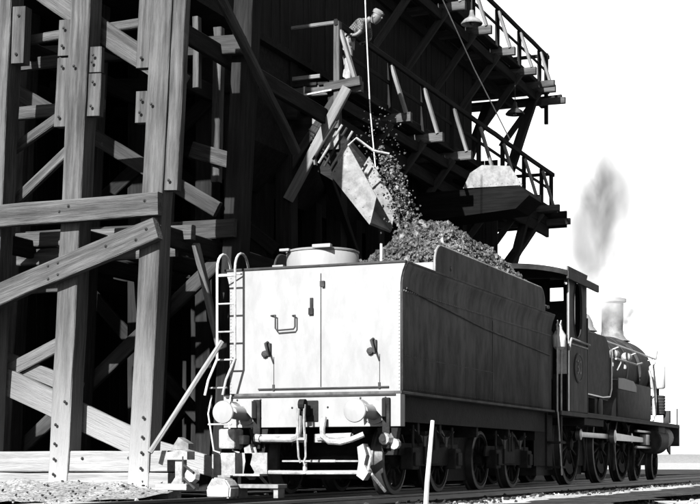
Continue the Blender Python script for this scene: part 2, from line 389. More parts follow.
# side plane diagonals
T('brace', (-1.42, -.2, 6.87), (-1.42, 2.6, 5.05), .10, .13, 'timber_mid', up=(1, 0, 0))
for a, b_, w_ in (((-4.76, .3, 3.60), (-1.9, .3, 3.55), .20), ((-4.76, .32, 3.32), (-3.4, .32, 3.30), .17), ((-4.7, -.5, 3.66), (-3.2, -.5, 4.75), .13), ((-4.7, -.45, 4.50), (-3.1, -.45, 5.35), .13), ((-4.7, -.5, 6.16), (-1.8, -.5, 6.22), .12), ((-2.23, 1.0, 5.7), (-2.23, 1.0, 6.7), .12)): T('girt', a, b_, .09, w_, 'timber', up=(0, 1, 0) if abs(a[0]-b_[0]) < .01 else (0, 0, 1))

T('brace', (-1.93, .4, 3.4), (-2.1, 1.9, 1.2), .08, .10, 'timber_pale', up=(1, 0, 0))
for y0, y1 in ((5.6, 9.2), (9.6, 13.2), (13.2, 9.6)): T('brace', (-2.6, y0, 6.3), (-2.6, y1, 3.0), .1, .2, 'timber_dark', up=(1, 0, 0))
# boarded partition at the back and far end of the stage, boards upright
def boards(name, xa, ya, xb, yb, z0, z1, n, m='timber_dark', th=.04):
    dx, dy = (xb-xa)/n, (yb-ya)/n; L = math.hypot(dx, dy)
    me = timber_mesh(name, z1-z0, L-.012, th, ch=.006, seg=1, jit=0)
    for i in range(n):
        j = random.uniform(-.012, .012)
        nx, ny = dy/L*j, -dx/L*j
        mt = Matrix.Translation(Vector((xa+dx*(i+.5)+nx, ya+dy*(i+.5)+ny, z0))-O) @ frame_of((0, 0, 1), (0, 1, 0)).to_4x4()
        if abs(dx) > abs(dy): mt = mt @ Matrix.Rotation(0, 4, 'X')
        else: mt = mt @ Matrix.Rotation(math.pi/2, 4, 'X')
        link(name, me, m, stage, mt)
# orientation check of frame_of((0,0,1)): local Y is across x, local Z across y
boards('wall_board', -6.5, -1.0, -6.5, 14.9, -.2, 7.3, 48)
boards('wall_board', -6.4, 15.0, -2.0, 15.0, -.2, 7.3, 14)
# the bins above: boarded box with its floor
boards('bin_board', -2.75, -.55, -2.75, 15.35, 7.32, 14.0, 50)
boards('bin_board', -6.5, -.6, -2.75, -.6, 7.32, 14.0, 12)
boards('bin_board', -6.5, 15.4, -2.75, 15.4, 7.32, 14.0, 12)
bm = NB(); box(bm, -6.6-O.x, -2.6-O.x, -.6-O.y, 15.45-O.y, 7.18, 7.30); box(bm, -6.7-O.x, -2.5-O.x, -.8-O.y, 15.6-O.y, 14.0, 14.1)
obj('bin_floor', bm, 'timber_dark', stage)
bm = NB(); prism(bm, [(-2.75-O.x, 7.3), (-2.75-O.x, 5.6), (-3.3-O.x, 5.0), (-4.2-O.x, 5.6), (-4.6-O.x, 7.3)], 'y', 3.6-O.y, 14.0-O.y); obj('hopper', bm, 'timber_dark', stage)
# ---- galleries
GY = [5.4, 7.8, 9.6, 11.4, 13.2, 15.0, 16.8, 18.4]
def gallery(zf, zr, ys, y_near, y_far, prot=.42):
    # deck planks, long ones side by side
    for i in range(5):
        T('deck_plank', (-2.80+i*.215, y_near, zf+.10), (-2.80+i*.215, y_far, zf+.10), .20, .05, 'timber_dark', jit=.003)
    for x in (-2.0, -2.7): T('bearer', (x, y_near, zf-.17), (x, y_far, zf-.17), .12, .2, 'timber_dark')
    T('handrail', (-1.9, y_near-.05, zr), (-1.9, y_far+.1, zr), .07, .10, 'timber_dark')
    T('mid_rail', (-1.9, y_near, (zf+zr)/2+.12), (-1.9, y_far, (zf+zr)/2+.12), .03, .08, 'timber_dark')
    T('toe_board', (-1.94, y_near, zf+.2), (-1.94, y_far, zf+.2), .03, .14, 'timber_dark')
    for y in ys:
        T('joist', (-2.9, y, zf), (-1.9+prot, y, zf), .12, .18, 'timber')
        T('stanchion', (-1.9, y+.03, zf-.1), (-1.9, y+.03, zr-.05), .09, .09, 'timber_dark', up=(0, 1, 0))
        T('raking_strut', (-1.85, y-.02, zr-.12), (-1.9+prot-.1, y-.02, zf+.07), .06, .13, 'timber_pale', up=(0, 1, 0))
        T('knee_brace', (-1.85, y-.08, zf-.08), (-2.85, y-.08, zf-1.35), .07, .15, 'timber_mid')
gallery(6.68, 7.76, GY, 5.3, 19.5)
gallery(9.62, 10.65, [9.2, 11.0, 12.8, 14.6, 16.4, 18.2], 8.8, 19.0)
# near end of the lower gallery: end post, end rail and the long pale strut
o = T('end_post', (-1.9, 5.33, 6.0), (-1.9, 5.33, 7.78), .11, .13, 'timber', up=(0, 1, 0))
T('end_rail', (-2.75, 5.3, 7.76), (-1.93, 5.3, 7.76), .06, .06, 'timber_pale')
T('end_rail', (-2.75, 5.3, 6.9), (-2.2, 5.3, 6.9), .05, .07, 'timber_pale')
T('strut', (-1.68, 5.24, 6.64), (-2.76, 5.24, 4.85), .10, .17, 'timber_pale')
T('joist', (-2.1, 5.28, 6.68), (-1.46, 5.28, 6.74), .12, .15, 'timber')
bm = NB(); tube(bm, [Vector(p)-O for p in ((-2.45, 5.2, 6.72), (-2.45, 5.2, 6.58), (-1.95, 5.2, 6.62))], .018, 6); obj('pipe', bm, 'white', stage)
# gallery carried round the far end of the stage, with its struts against the sky
for zf, zr in ((6.68, 7.76), (9.62, 10.65)):
    for i in range(7): T('deck_plank', (-6.4, 16.3+i*.42, zf+.10), (-1.85, 16.3+i*.42, zf+.10), .38, .05, 'timber_dark')
    ye = 19.4 if zf < 8 else 18.9
    T('fascia', (-6.4, ye, zf-.1), (-1.5, ye, zf-.1), .1, .42 if zf < 8 else .2, 'timber_dark')
    T('handrail', (-6.4, ye, zr), (-1.85, ye, zr), .08, .08, 'timber_dark')
    T('stanchion', (-1.9, ye, zf-.7 if zf > 8 else zf-.1), (-1.9, ye, zr+.04), .09, .10, 'timber_dark', up=(0, 1, 0))
    T('joist', (-6.4, ye-.25, zf-.2), (-1.35, ye-.25, zf-.2), .12, .16, 'timber')
    T('joist', (-3.0, ye-1.2, zf+.0), (-1.38, ye-1.2, zf+.0), .12, .16, 'timber')
for x in (-2.05, -3.2):
    T('end_strut', (x, 18.7, 6.5), (x, 16.0, 5.0), .14, .2, 'timber_dark', up=(1, 0, 0))
    T('end_strut', (x, 17.6, 6.5), (x, 15.6, 4.1), .14, .2, 'timber_dark', up=(1, 0, 0))
    T('end_strut', (x, 18.2, 9.4), (x, 15.9, 7.0), .14, .22, 'timber_dark', up=(1, 0, 0))
T('fascia', (-2.0, 14.6, 6.40), (-2.0, 19.4, 6.40), .08, .5, 'timber_dark')
# ---- the chute
ch = bpy.data.objects.new('chute', None); C.objects.link(ch); ch.parent = stage
quad = [(-1.53, 5.03), (-1.24, 5.44), (-.76, 4.60), (-.86, 4.20)]
for y, m in ((4.2, 'zinc'), (5.1, 'zinc')):
    bm = NB(); prism(bm, [(x-O.x, z) for x, z in quad], 'y', y-O.y, y+.02-O.y)
    rivets(bm, [(x0+(x1-x0)*t-O.x, y-O.y-.001, z0+(z1-z0)*t) for (x0, z0, x1, z1) in ((-1.47, 5.05, -.87, 4.30), (-1.47, 5.05, -1.26, 5.35)) for t in (0, .2, .4, .6, .8, 1)], (0, -1, 0), .012)
    obj('side_plate', bm, m, ch)
bm = NB(); prism(bm, [(-1.55-O.x, 5.00), (-1.53-O.x, 5.03), (-.86-O.x, 4.20), (-.88-O.x, 4.17)], 'y', 4.2-O.y, 5.12-O.y); obj('bottom_plate', bm, 'zinc', ch)
# throat plate, its rung shadows modelled as dark slats
bm = NB(); box(bm, -2.36-O.x, -1.88-O.x, 5.33-O.y, 5.37-O.y, 5.66, 6.38); obj('throat_plate', bm, 'zinc', ch)
bm = NB(); prism(bm, [(-2.9-O.x, 6.3), (-2.1-O.x, 6.2), (-1.25-O.x, 5.2), (-1.6-O.x, 4.9), (-2.9-O.x, 5.7)], 'y', 5.4-O.y, 5.8-O.y); obj('throat', bm, 'timber_dark', ch)
for i in range(4):
    z = 5.98-i*.13
    T('slat', (-2.34, 5.30, z+.12), (-2.12, 5.30, z), .03, .035, 'timber_dark')
    T('slat', (-2.40+i*.03, 5.28, 6.02-i*.09), (-2.12+i*.03, 5.28, 5.82-i*.12), .03, .03, 'timber_dark')
T('slat', (-2.32, 5.25, 5.75), (-2.26, 5.25, 5.4), .03, .12, 'timber_pale')
for i in range(4): T('chute_arm', (-1.50+i*.09, 4.35, 5.88-i*.06), (-1.92+i*.10, 4.35, 5.30-i*.06), .04, .035, 'pale' if i % 2 else 'iron')
bm = NB(); tube(bm, [Vector(p)-O for p in ((-1.24, 4.2, 5.44), (-1.1, 4.2, 5.55), (-.85, 4.3, 5.35), (-.62, 4.4, 5.3))], .02, 6); obj('lip_bar', bm, 'pale', ch)
# a second chute further along, hinged up level
ch2 = bpy.data.objects.new('chute', None); C.objects.link(ch2); ch2.parent = stage
bm = NB(); prism(bm, [(x-O.x, z) for x, z in ((-1.60, 5.98), (-1.45, 6.28), (-1.2, 6.42), (-.62, 6.36), (-.36, 5.96))], 'y', 11.2-O.y, 11.23-O.y); rivets(bm, [(-1.5+i*.12-O.x, 11.199-O.y, 6.02) for i in range(10)], (0, -1, 0), .012); obj('side_plate', bm, 'zinc', ch2)
bm = NB(); prism(bm, [(x-O.x, z) for x, z in ((-2.6, 5.95), (-.40, 5.95), (-.22, 5.75), (-.5, 5.5), (-2.6, 5.35))], 'y', 11.21-O.y, 12.2-O.y); obj('trough', bm, 'timber_black', ch2)
# prop from the foot of the front post
T('prop', (-1.75, -1.16, .55), (-1.15, -.34, 2.0), .055, .06, 'sill')
# falling coal: a stream of lumps and dust between chute lip and heap
bm = NB()
for i in range(1500):
    t = random.random(); s = (1-t)
    x = -.80+.55*t**.8+random.gauss(0, .05+.09*t); z = 5.3-1.6*t+random.gauss(0, .06); y = 4.65+random.gauss(0, .16)
    lump(bm, Vector((x, y, z)), random.choice((.006, .010, .014, .02, .035)))
for i in range(150):
    lump(bm, Vector((random.uniform(-1.25, -.5), 4.65+random.gauss(0, .2), random.uniform(4.9, 6.1))), random.choice((.005, .008, .012, .018)))
tag(obj('falling_coal', bm, 'coal'), 'coal pouring from the tilted chute into the tender', 'falling coal', kind='stuff')
# ---------------------------------------------------------------- wheels shared by tender and engine
def spoked_wheel(name, parent, c, r, n=12, tyre='steel', side=1, crank=None):
    x, y, z = c
    bm = NB(); lathe(bm, (x-.05, y, z), (1, 0, 0), [(0, r-.10), (.10, r-.10), (.10, r-.05), (0, r-.05), (0, r-.10)], 36, False, False)
    lathe(bm, (x-.08, y, z), (1, 0, 0), [(0, .05), (0, .13), (.17, .12), (.19, .06), (.19, .0)], 16, True, False)
    for k in range(n):
        a = 2*math.pi*k/n+.1; u = Vector((0, math.cos(a), math.sin(a))); 
        tube(bm, [Vector(c)+u*.1, Vector(c)+u*(r-.07)], [.035, .026], 6, False)
    if crank is not None:
        prism(bm, [(y+(r*.75)*math.cos(a), z+(r*.75)*math.sin(a)) for a in [crank+math.pi+t*.12 for t in range(-5, 6)]] + [(y+(r*.5)*math.cos(a), z+(r*.5)*math.sin(a)) for a in [crank+math.pi+t*.12 for t in range(5, -6, -1)]], 'x', x-.05, x+.06)
        lathe(bm, (x, y+.3*math.cos(crank), z+.3*math.sin(crank)), (1, 0, 0), [(0, .12), (.08, .11), (.08, .05), (.17, .05), (.17, 0)], 14, True, False)
    o = obj(name, bm, 'frame', parent, True)
    bm = NB(); lathe(bm, (x-.06, y, z), (1, 0, 0), [(-.05, r-.055), (-.05, r+.025), (-.015, r+.022), (0, r), (.11, r-.004), (.12, r-.055), (-.05, r-.055)], 48, False, False)
    obj('tyre', bm, 'rail' if tyre == 'rail' else tyre, o, True)
    return o
def leaf_spring(bm, x, y, z, L=.8, n=5):
    for i in range(n):
        l = L*(1-i*.15)/2; pts = [(x, y+l*t, z-.02*i+.10*(t*t)) for t in (-1, -.5, 0, .5, 1)]
        for a, b in zip(pts, pts[1:]):
            p = [(a[1], a[2]-.008), (b[1], b[2]-.008), (b[1], b[2]+.008), (a[1], a[2]+.008)]
            prism(bm, p, 'x', x-.04, x+.04)
    box(bm, x-.05, x+.05, y-.04, y+.04, z-.12, z+.02)
# ---------------------------------------------------------------- the tender
W = 1.22; TL = 7.45
tender = thing('tender', 'tall bogie tender with pale rear plate, ladder and buffers, heaped with coal', 'tender')
# tank: sides with a flared collar, rounded corners
def tank_profile():
    s = [(0, 0), (0, 1.25), (.0, 1.36), (.010, 1.44), (.03, 1.52), (.055, 1.58), (.066, 1.62)]       # outward flare by height
    return s
ZB = 1.33
bm = NB(); prof = tank_profile()
def side_verts(sx, y):
    return [bm.verts.new((sx*(W+o-.02), y, ZB+h)) for o, h in prof]
for sx in (-1, 1):
    cols = [side_verts(sx, y) for y in [0.02, .06]+[i*.75 for i in range(1, 10)]+[TL]]
    for a, b in zip(cols, cols[1:]):
        for k in range(len(prof)-1): bm.faces.new((a[k], a[k+1], b[k+1], b[k]) if sx > 0 else (a[k], b[k], b[k+1], a[k+1]))
    # inner skin gives the collar a thickness
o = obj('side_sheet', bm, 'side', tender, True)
so_ = o.modifiers.new('thick', 'SOLIDIFY'); so_.thickness = .02; so_.offset = 0
# rear plate with the profile of the collar
bm = NB()
out = [(-(W-.02+o_), ZB+h) for o_, h in prof] + [(W-.02+o_, ZB+h) for o_, h in reversed(prof)]
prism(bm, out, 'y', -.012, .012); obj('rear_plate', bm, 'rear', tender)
# rim along the rear top edge
bm = NB(); box(bm, -W-.055, W+.055, -.03, .05, ZB+1.615, ZB+1.645, .006); obj('rim', bm, 'iron', tender)
bm = NB()
for sx in (-1, 1): box(bm, sx*(W+.046)-.014, sx*(W+.046)+.014, .055, TL, ZB+1.615, ZB+1.640, .004)
obj('rim', bm, 'side', tender)
bm = NB(); box(bm, -W+.0, W-.0, .02, TL, ZB+1.50, ZB+1.53); box(bm, -W+.03, W-.03, TL-.03, TL, ZB, ZB+1.5); box(bm, -W+.03, W-.03, .05, TL-.05, ZB-.0, ZB+.02)
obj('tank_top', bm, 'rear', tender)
# raised coal plates either side, rounded corners
def coal_plate(sx):
    y0, y1, z0, z1, r = 1.34, 7.05, 2.90, 3.37, .26
    poly = [(y0, z0)]+[(y0+r-r*math.cos(R(a)), z1-r+r*math.sin(R(a))) for a in range(0, 91, 10)]+[(y1-r+r*math.sin(R(a)), z1-r+r*math.cos(R(a))) for a in range(0, 91, 10)]+[(y1, z0)]
    b = NB(); prism(b, poly, 'x', sx*1.19-.012, sx*1.19+.012)
    o = obj('coal_plate', b, 'side', tender)
    b = NB(); tube(b, [(sx*1.19, y, z) for y, z in poly], .016, 6); obj('beading', b, 'pale' if sx > 0 else 'iron', o, True)
coal_plate(1); coal_plate(-1)
bm = NB(); box(bm, -1.17, 1.17, 1.34, 1.37, 2.86, 3.12); obj('bulkhead', bm, 'rear', tender)
bm = NB(); tube(bm, [(.32, 1.6, 2.9), (.32, 1.6, 3.45)], .018, 6); obj('gauge_rod', bm, 'white', tender)
# seams and rivets (raised strips, no paint)
rb = NB(); pts = []
y = .06
while y < TL-.05: pts.append((W+.001, y, 2.60)); y += .075
y = .06
while y < 3.9: pts.append((W-.019, y, 1.79)); y += .09
for i in range(30): pts.append((W-.019, .035, 1.37+i*.045))
for i in range(24): pts.append((W-.019, 3.97, 1.37+i*.052))
y = .04
while y < TL: pts.append((W-.019, y, 1.37)); y += .09
for z in [1.4+i*.05 for i in range(26)]: pts.append((W-.019, 6.95, z))
rivets(rb, pts, (1, 0, 0), .014); o = obj('rivets', rb, 'rivet', tender); tag(o, kind='stuff')
rb = NB(); pts = [(-W+.035, -.013, 1.37+i*.045) for i in range(34)]+[(W-.035, -.013, 1.37+i*.045) for i in range(28)]
rivets(rb, pts, (0, -1, 0), .009); o = obj('rivets', rb, 'rear', tender); tag(o, kind='stuff')
bm = NB(); box(bm, W-.012, W-.002, .05, 3.95, 1.772, 1.782); box(bm, W-.012, W-.004, 3.95, 3.965, 1.34, 2.56); box(bm, W-.012, W-.004, .03, .045, 1.34, 2.6)
obj('seam', bm, 'iron', tender)
# cast shadow line on the side sheet, modelled as a thin slanting tube
pp = NB(); tube(pp, [(W+.004, .15, 2.64), (W+.004, 1.2, 2.56), (W+.004, 3.4, 2.41), (W+.004, 7.3, 2.26)], .013, 6); obj('shadow_line', pp, 'side', tender, True)
# rear fittings: doors, handles, vent, grab iron
bm = NB(); box(bm, .105, .117, -.018, -.010, 1.40, 2.86); obj('seam', bm, 'iron', tender)
bm = NB(); box(bm, -.78, 1.05, -.035, -.010, 1.372, 1.392, .004); obj('door_sill', bm, 'iron', tender)
bm = NB(); tube(bm, [(-.60, -.012, 2.34), (-.60+.09, -.07, 2.34), (-.51, -.07, 2.17), (-.49, -.07, 2.14), (-.25, -.07, 2.15), (-.23, -.07, 2.18), (-.23, -.07, 2.33), (-.29, -.012, 2.33)], .011, 6); obj('grab_iron', bm, 'iron', tender, True)
for x in (-.62, .86):
    bm = NB(); box(bm, x-.03, x+.03, -.05, -.012, 1.82, 1.98, .008); tube(bm, [(x-.02, -.03, 1.99), (x-.02, -.10, 1.97), (x+.05, -.16, 1.80)], [.022, .02, .012], 6)
    lathe(bm, (x-.06, -.012, 1.84), (0, -1, 0), [(0, .05), (.04, .045), (.05, .02)], 8); h = obj('door_handle', bm, 'iron', tender)
    bm = NB(); box(bm, x+.058, x+.066, -.018, -.010, 1.38, 1.80); obj('seam', bm, 'iron', tender)
    bm = NB(); box(bm, x+.045, x+.075, -.028, -.012, 1.36, 1.44); obj('hinge', bm, 'iron', tender)
bm = NB(); box(bm, -.04, .005, -.03, -.012, 2.38, 2.55, .006); box(bm, -.055, .01, -.045, -.012, 2.33, 2.42, .006); obj('vent', bm, 'frame', tender)
bm = NB(); box(bm, .13, .17, -.05, -.012, 2.68, 2.76, .006); box(bm, .10, .13, -.03, -.012, 2.69, 2.76, .004); obj('lamp_iron', bm, 'iron', tender)
# water filler and low manhole on the tank top
bm = NB(); lathe(bm, (-.18, .72, 2.84), (0, 0, 1), [(0, .485), (.36, .485), (.38, .47)], 40, True, True)
f = obj('water_filler', bm, 'rear', tender, True)
bm = NB(); lathe(bm, (-.18, .72, 3.22), (0, 0, 1), [(0, .49), (.02, .495), (.03, .47), (.045, .2)], 40, True, True); box(bm, -.12, .14, .22, .3, 3.23, 3.28, .01); box(bm, -.62, -.48, .28, .36, 3.22, 3.255, .01)
obj('lid', bm, 'rear', f, True)
bm = NB(); lathe(bm, (-.92, .75, 2.84), (0, 0, 1), [(0, .38), (.12, .36), (.19, .26), (.215, .1), (.22, 0)], 30, True, False); box(bm, -.78, -.62, .4, .5, 3.02, 3.06, .01); obj('manhole_cover', bm, 'rear', tender, True)
# platform and buffer beam
bm = NB(); box(bm, -W-.05, W+.03, -.10, TL+.1, 1.29, 1.325, .006); obj('deck', bm, 'side', tender)
bm = NB(); box(bm, -W-.02, W+.02, -.115, .05, .88, 1.288, .004); bb = obj('buffer_beam', bm, 'rear', tender)
rb = NB(); rivets(rb, [(sx*.87+dx, -.115, z) for sx in (-1, 1) for dx in (-.17, .17) for z in (1.0, 1.24)]+[(.25*s, -.115, 1.13) for s in (-1, 1)], (0, -1, 0), .016); obj('rivets', rb, 'iron', bb)
bm = NB(); box(bm, -W+.02, W-.04, -.135, -.115, 1.27, 1.288, .003); obj('beam_edge', bm, 'iron', tender)
bm = NB()
for sx in (-1, 1):
    box(bm, sx*1.07-.02, sx*1.07+.02, .05, TL, .95, 1.287); box(bm, sx*.55-.03, sx*.55+.03, .05, TL-.1, .8, 1.287)
for yy in (1.1, 2.0, 3.7, 5.4, 7.0): box(bm, -1.05, 1.05, yy-.04, yy+.04, .8, 1.28)
box(bm, -.6, .6, 1.2, 1.24, .2, .95); box(bm, -.7, .7, 3.0, 4.4, .15, .9); box(bm, -.45, .45, 2.2, 5, .35, .85)
obj('underframe', bm, 'frame', tender)
for sx in (-.90, .90):
    bm = NB(); lathe(bm, (sx, -.115, 1.06), (0, -1, 0), [(0, .15), (.03, .15), (.05, .10), (.44, .075), (.46, .045), (.66, .045)], 20)
    prism(bm, [(sx-.16, 1.22), (sx-.03, 1.14), (sx-.16, 1.0)], 'y', -.30, -.116); prism(bm, [(sx+.16, 1.22), (sx+.03, 1.14), (sx+.16, 1.0)], 'y', -.30, -.116)
    b_ = obj('buffer', bm, 'rear', tender, True)
    bm = NB(); lathe(bm, (sx, -.775, 1.06), (0, -1, 0), [(0, .14), (.02, .148), (.035, .14), (.045, .08), (.048, 0)], 32, True, False); obj('buffer_head', bm, 'rear', b_, True)
    bm = NB(); box(bm, sx+.11, sx+.21, -.16, -.12, .60, 1.24, .01); prism(bm, [(sx+.02, .86), (sx+.30, .86), (sx+.24, .52), (sx+.12, .52)], 'y', -.10, .02); obj('guard_bracket', bm, 'frame', tender)
# draw hook, screw coupling, brake hoses and rigging
bm = NB(); box(bm, -.12, .12, -.135, -.115, .95, 1.22, .01); box(bm, -.05, .02, -.34, -.12, 1.02, 1.16, .015); lathe(bm, (.0, -.34, 1.16), (1, 0, 0), [(-.04, .07), (.04, .07)], 12)
obj('draw_hook', bm, 'frame', tender)
bm = NB()
for x in (-.035, .035): tube(bm, [(x, -.36, 1.16), (x*1.2, -.40, .95), (x*1.3, -.38, .72)], .017, 6)
tube(bm, [(-.05, -.38, .72), (.05, -.38, .72)], .022, 6)
for x in (-.055, .055): tube(bm, [(x, -.38, .72), (x*.9, -.36, .50), (x*.4, -.36, .42)], .014, 6)
obj('coupling', bm, 'pale', tender, True)
bm = NB(); tube(bm, [(-.12, -.20, 1.12), (-.10, -.22, .95), (-.10, -.24, .80), (-.13, -.24, .74), (-.20, -.22, .72), (-.66, -.2, .73)], .038, 8); tube(bm, [(-.66, -.2, .73), (-.74, -.19, .74)], .055, 8); obj('brake_hose', bm, 'pale', tender, True)
bm = NB(); tube(bm, [(.22, -.16, 1.0), (.22, -.22, .86), (.24, -.26, .76), (.34, -.28, .69), (.50, -.28, .68), (.64, -.24, .72), (.78, -.2, .78)], .038, 8); tube(bm, [(.16, -.22, .74), (.62, -.22, .75)], .05, 8); obj('brake_hose', bm, 'pale', tender, True)
bm = NB(); box(bm, -.78, -.04, -.125, -.10, .68, .79, .01); box(bm, .06, .6, -.125, -.10, .68, .79, .01); obj('drag_bar', bm, 'pale', tender)
bm = NB(); tube(bm, [(-.78, -.25, .30), (0, -.26, .295), (.74, -.25, .30)], .028, 8); tube(bm, [(0, -.27, .42), (0, -.27, .28)], .03, 6); obj('guard_rail', bm, 'pale', tender, True)
bm = NB(); tube(bm, [(-.45, .02, .44), (.62, .02, .44)], .014, 6); tube(bm, [(-.05, .02, .44), (.3, .02, .44)], .02, 6); obj('brake_rod', bm, 'pale', tender, True)
for sx in (-.80, .78):
    bm = NB(); prism(bm, [(sx-.05, .62), (sx+.03, .66), (sx+.07, .52), (sx+.04, .40), (sx+.10, .30), (sx+.03, .20), (sx-.06, .26), (sx-.03, .44)], 'y', -.30, -.14)
    tube(bm, [(sx+.08, -.26, .62), (sx+.12, -.26, .5), (sx+.08, -.26, .33)], .018, 6); tube(bm, [(sx+.1, -.2, .28), (sx+.17, .1, .06)], .022, 6); obj('guard_iron', bm, 'pale', tender)
bm = NB(); box(bm, -1.16, -.93, -.42, -.14, .60, .86, .03); box(bm, -1.0, -.86, -.3, -.1, .66, .78, .02); obj('jack_box', bm, 'pale', tender)
bm = NB(); lathe(bm, (1.05, -.08, .72), (0, -1, 0), [(0, .06), (.03, .10), (.07, .085), (.12, .07), (.13, .03), (.16, .03)], 9, True, True); box(bm, .98, 1.06, -.1, 0, .55, .66, .01); lathe(bm, (1.15, -.03, .66), (0, -1, 0), [(0, .07), (.08, .07)], 10); obj('hose_end', bm, 'pale', tender)
# hanging corner steps
def step(x0, x1, y, z0, z1, side):
    bm = NB(); box(bm, x0, x1, y-.22, y+.02, z0, z0+.03, .005); box(bm, x0, x1, y+.0, y+.03, z0, z1, .005); box(bm, x0, x0+.02, y-.2, y, z0+.03, z0+.3); o = obj('footstep', bm, 'pale', tender)
step(-1.20, -.93, -.32, .23, .55, -1); step(-.78-.12, -.52, -.30, .25, .55, -1)
bm = NB()
for x in (-1.30, -1.02): tube(bm, [(x-.02, -.30, 1.30), (x-.04, -.36, 1.06), (x+.03, -.34, .58), (x+.12, -.33, .55)], .011, 6)
tube(bm, [(-1.34, -.36, .92), (-1.0, -.36, .92)], .011, 6); obj('step_hanger', bm, 'white', tender, True)
# ladder standing clear of the rear plate, hooped over the top
bm_l = []
LX0, LX1, LY = -1.27, -1.01, -.24
lad = bpy.data.objects.new('ladder', None); C.objects.link(lad); lad.parent = tender
for x, m in ((LX0, 'white'), (LX1, 'pale')):
    bm = NB(); pts = [(x-.13, LY-.10, 1.30), (x-.10, LY-.06, 1.50), (x, LY, 1.78)]+[(x, LY, z) for z in (2.0, 2.4, 2.85)]
    pts += [(x, LY+.20-.20*math.cos(R(a)), 2.95+.22*math.sin(R(a))) for a in range(0, 181, 20)]+[(x, LY+.40, 2.82)]
    tube(bm, pts, .017, 8); obj('stile', bm, m, lad, True)
for i in range(5):
    z = 1.40+.365*i; k = -.08*(z < 1.6)-.03*(z < 1.7)
    bm = NB(); tube(bm, [(LX0+k, LY, z), (LX1+k, LY, z)], .013, 6); obj('rung', bm, 'pale', lad, True)
bm = NB(); tube(bm, [(LX0, LY, 2.88), (-1.0, -.05, 2.90)], .010, 6); obj('stay', bm, 'pale', lad)
# bogies
for by in (1.75, 5.55):
    for wy in (by-.9, by+.9):
        for sx in (-1, 1): spoked_wheel('wheel', tender, (sx*.75, wy, .46), .46, 10, 'rail')
        bm = NB(); lathe(bm, (-.7, wy, .46), (1, 0, 0), [(0, .07), (1.4, .07)], 12); obj('axle', bm, 'frame', tender, True)
        bm = NB(); box(bm, .93, 1.10, wy-.13, wy+.13, .33, .62, .02); box(bm, 1.10, 1.13, wy-.09, wy+.09, .38, .56, .01); obj('axle_box', bm, 'frame', tender)
    bm = NB(); 
    prism(bm, [(by-1.25, .52), (by-1.2, .68), (by+1.2, .68), (by+1.25, .52), (by+1.05, .52), (by+.95, .60), (by+.7, .38), (by-.7, .38), (by-.95, .60), (by-1.05, .52)], 'x', .96, .99)
    box(bm, .94, 1.02, by-.3, by+.3, .4, .85, .01)
    obj('bogie_frame', bm, 'frame', tender)
    for dy in (-.45, .45): bm = NB(); leaf_spring(bm, 1.02, by+dy, .76, .75); obj('leaf_spring', bm, 'iron', tender)
    for dy in (-.82, -.08, .08, .82): bm = NB(); tube(bm, [(1.03, by+dy, .92), (1.03, by+dy, .60)], .018, 6); obj('hanger', bm, 'iron', tender)
# heap of coal: lumps laid over a mound
def heap(x, y):
    ex = max(0., 1-(abs(x-.34)/1.0)**1.7) if x < .34 else max(0., 1-.28*((x-.34)/.83)**2)
    a = min(1, max(0, (y-1.9)/1.3)); b = min(1, max(0, (7.6-y)/2.3))
    fl = 3.30 if 2.2 < y < 7.0 else 0
    z = max(fl, 3.0+ex*(.86*a**.8*b**.95+.12*math.exp(-((y-3.5)/.8)**2)))+.05*noise.noise(Vector((x*3, y*3, 0)))
    return min(z, 3.29+(1.17-abs(x))*1.5)
bm = NB(); nx, ny = 24, 60
G = [[bm.verts.new((-1.17+2.34*i/nx, 1.38+6.0*j/ny, heap(-1.17+2.34*i/nx, 1.38+6.0*j/ny)-.03)) for j in range(ny+1)] for i in range(nx+1)]
for i in range(nx):
    for j in range(ny): bm.faces.new((G[i][j], G[i+1][j], G[i+1][j+1], G[i][j+1]))
for i in range(11000):
    x, y = random.uniform(-1.16, 1.16), random.uniform(1.4, 7.35)
    r = random.choice((.012, .016, .02, .02, .03, .04, .06 if random.random() < .4 else .03)); lump(bm, Vector((x, y, heap(x, y)+r*.3)), r)
tag(obj('coal_heap', bm, 'coal'), 'heap of dusty broken coal piled in the tender', 'coal', kind='stuff')
# ---------------------------------------------------------------- the engine
eng = thing('steam_locomotive', 'black steam locomotive with narrow side-windowed cab, coupled ahead of the tender, steaming', 'steam locomotive', (0, 8, 0))
E = Vector((0, 8, 0))
class EB:                                        # builds in world coordinates, shifts into the engine's own
    def __enter__(s): s.bm = NB(); return s.bm
def eo(name, bm, m, parent=None, smooth=False):
    bmesh.ops.translate(bm, verts=bm.verts, vec=-E)
    return obj(name, bm, m, parent or eng, smooth)
CW = 1.30
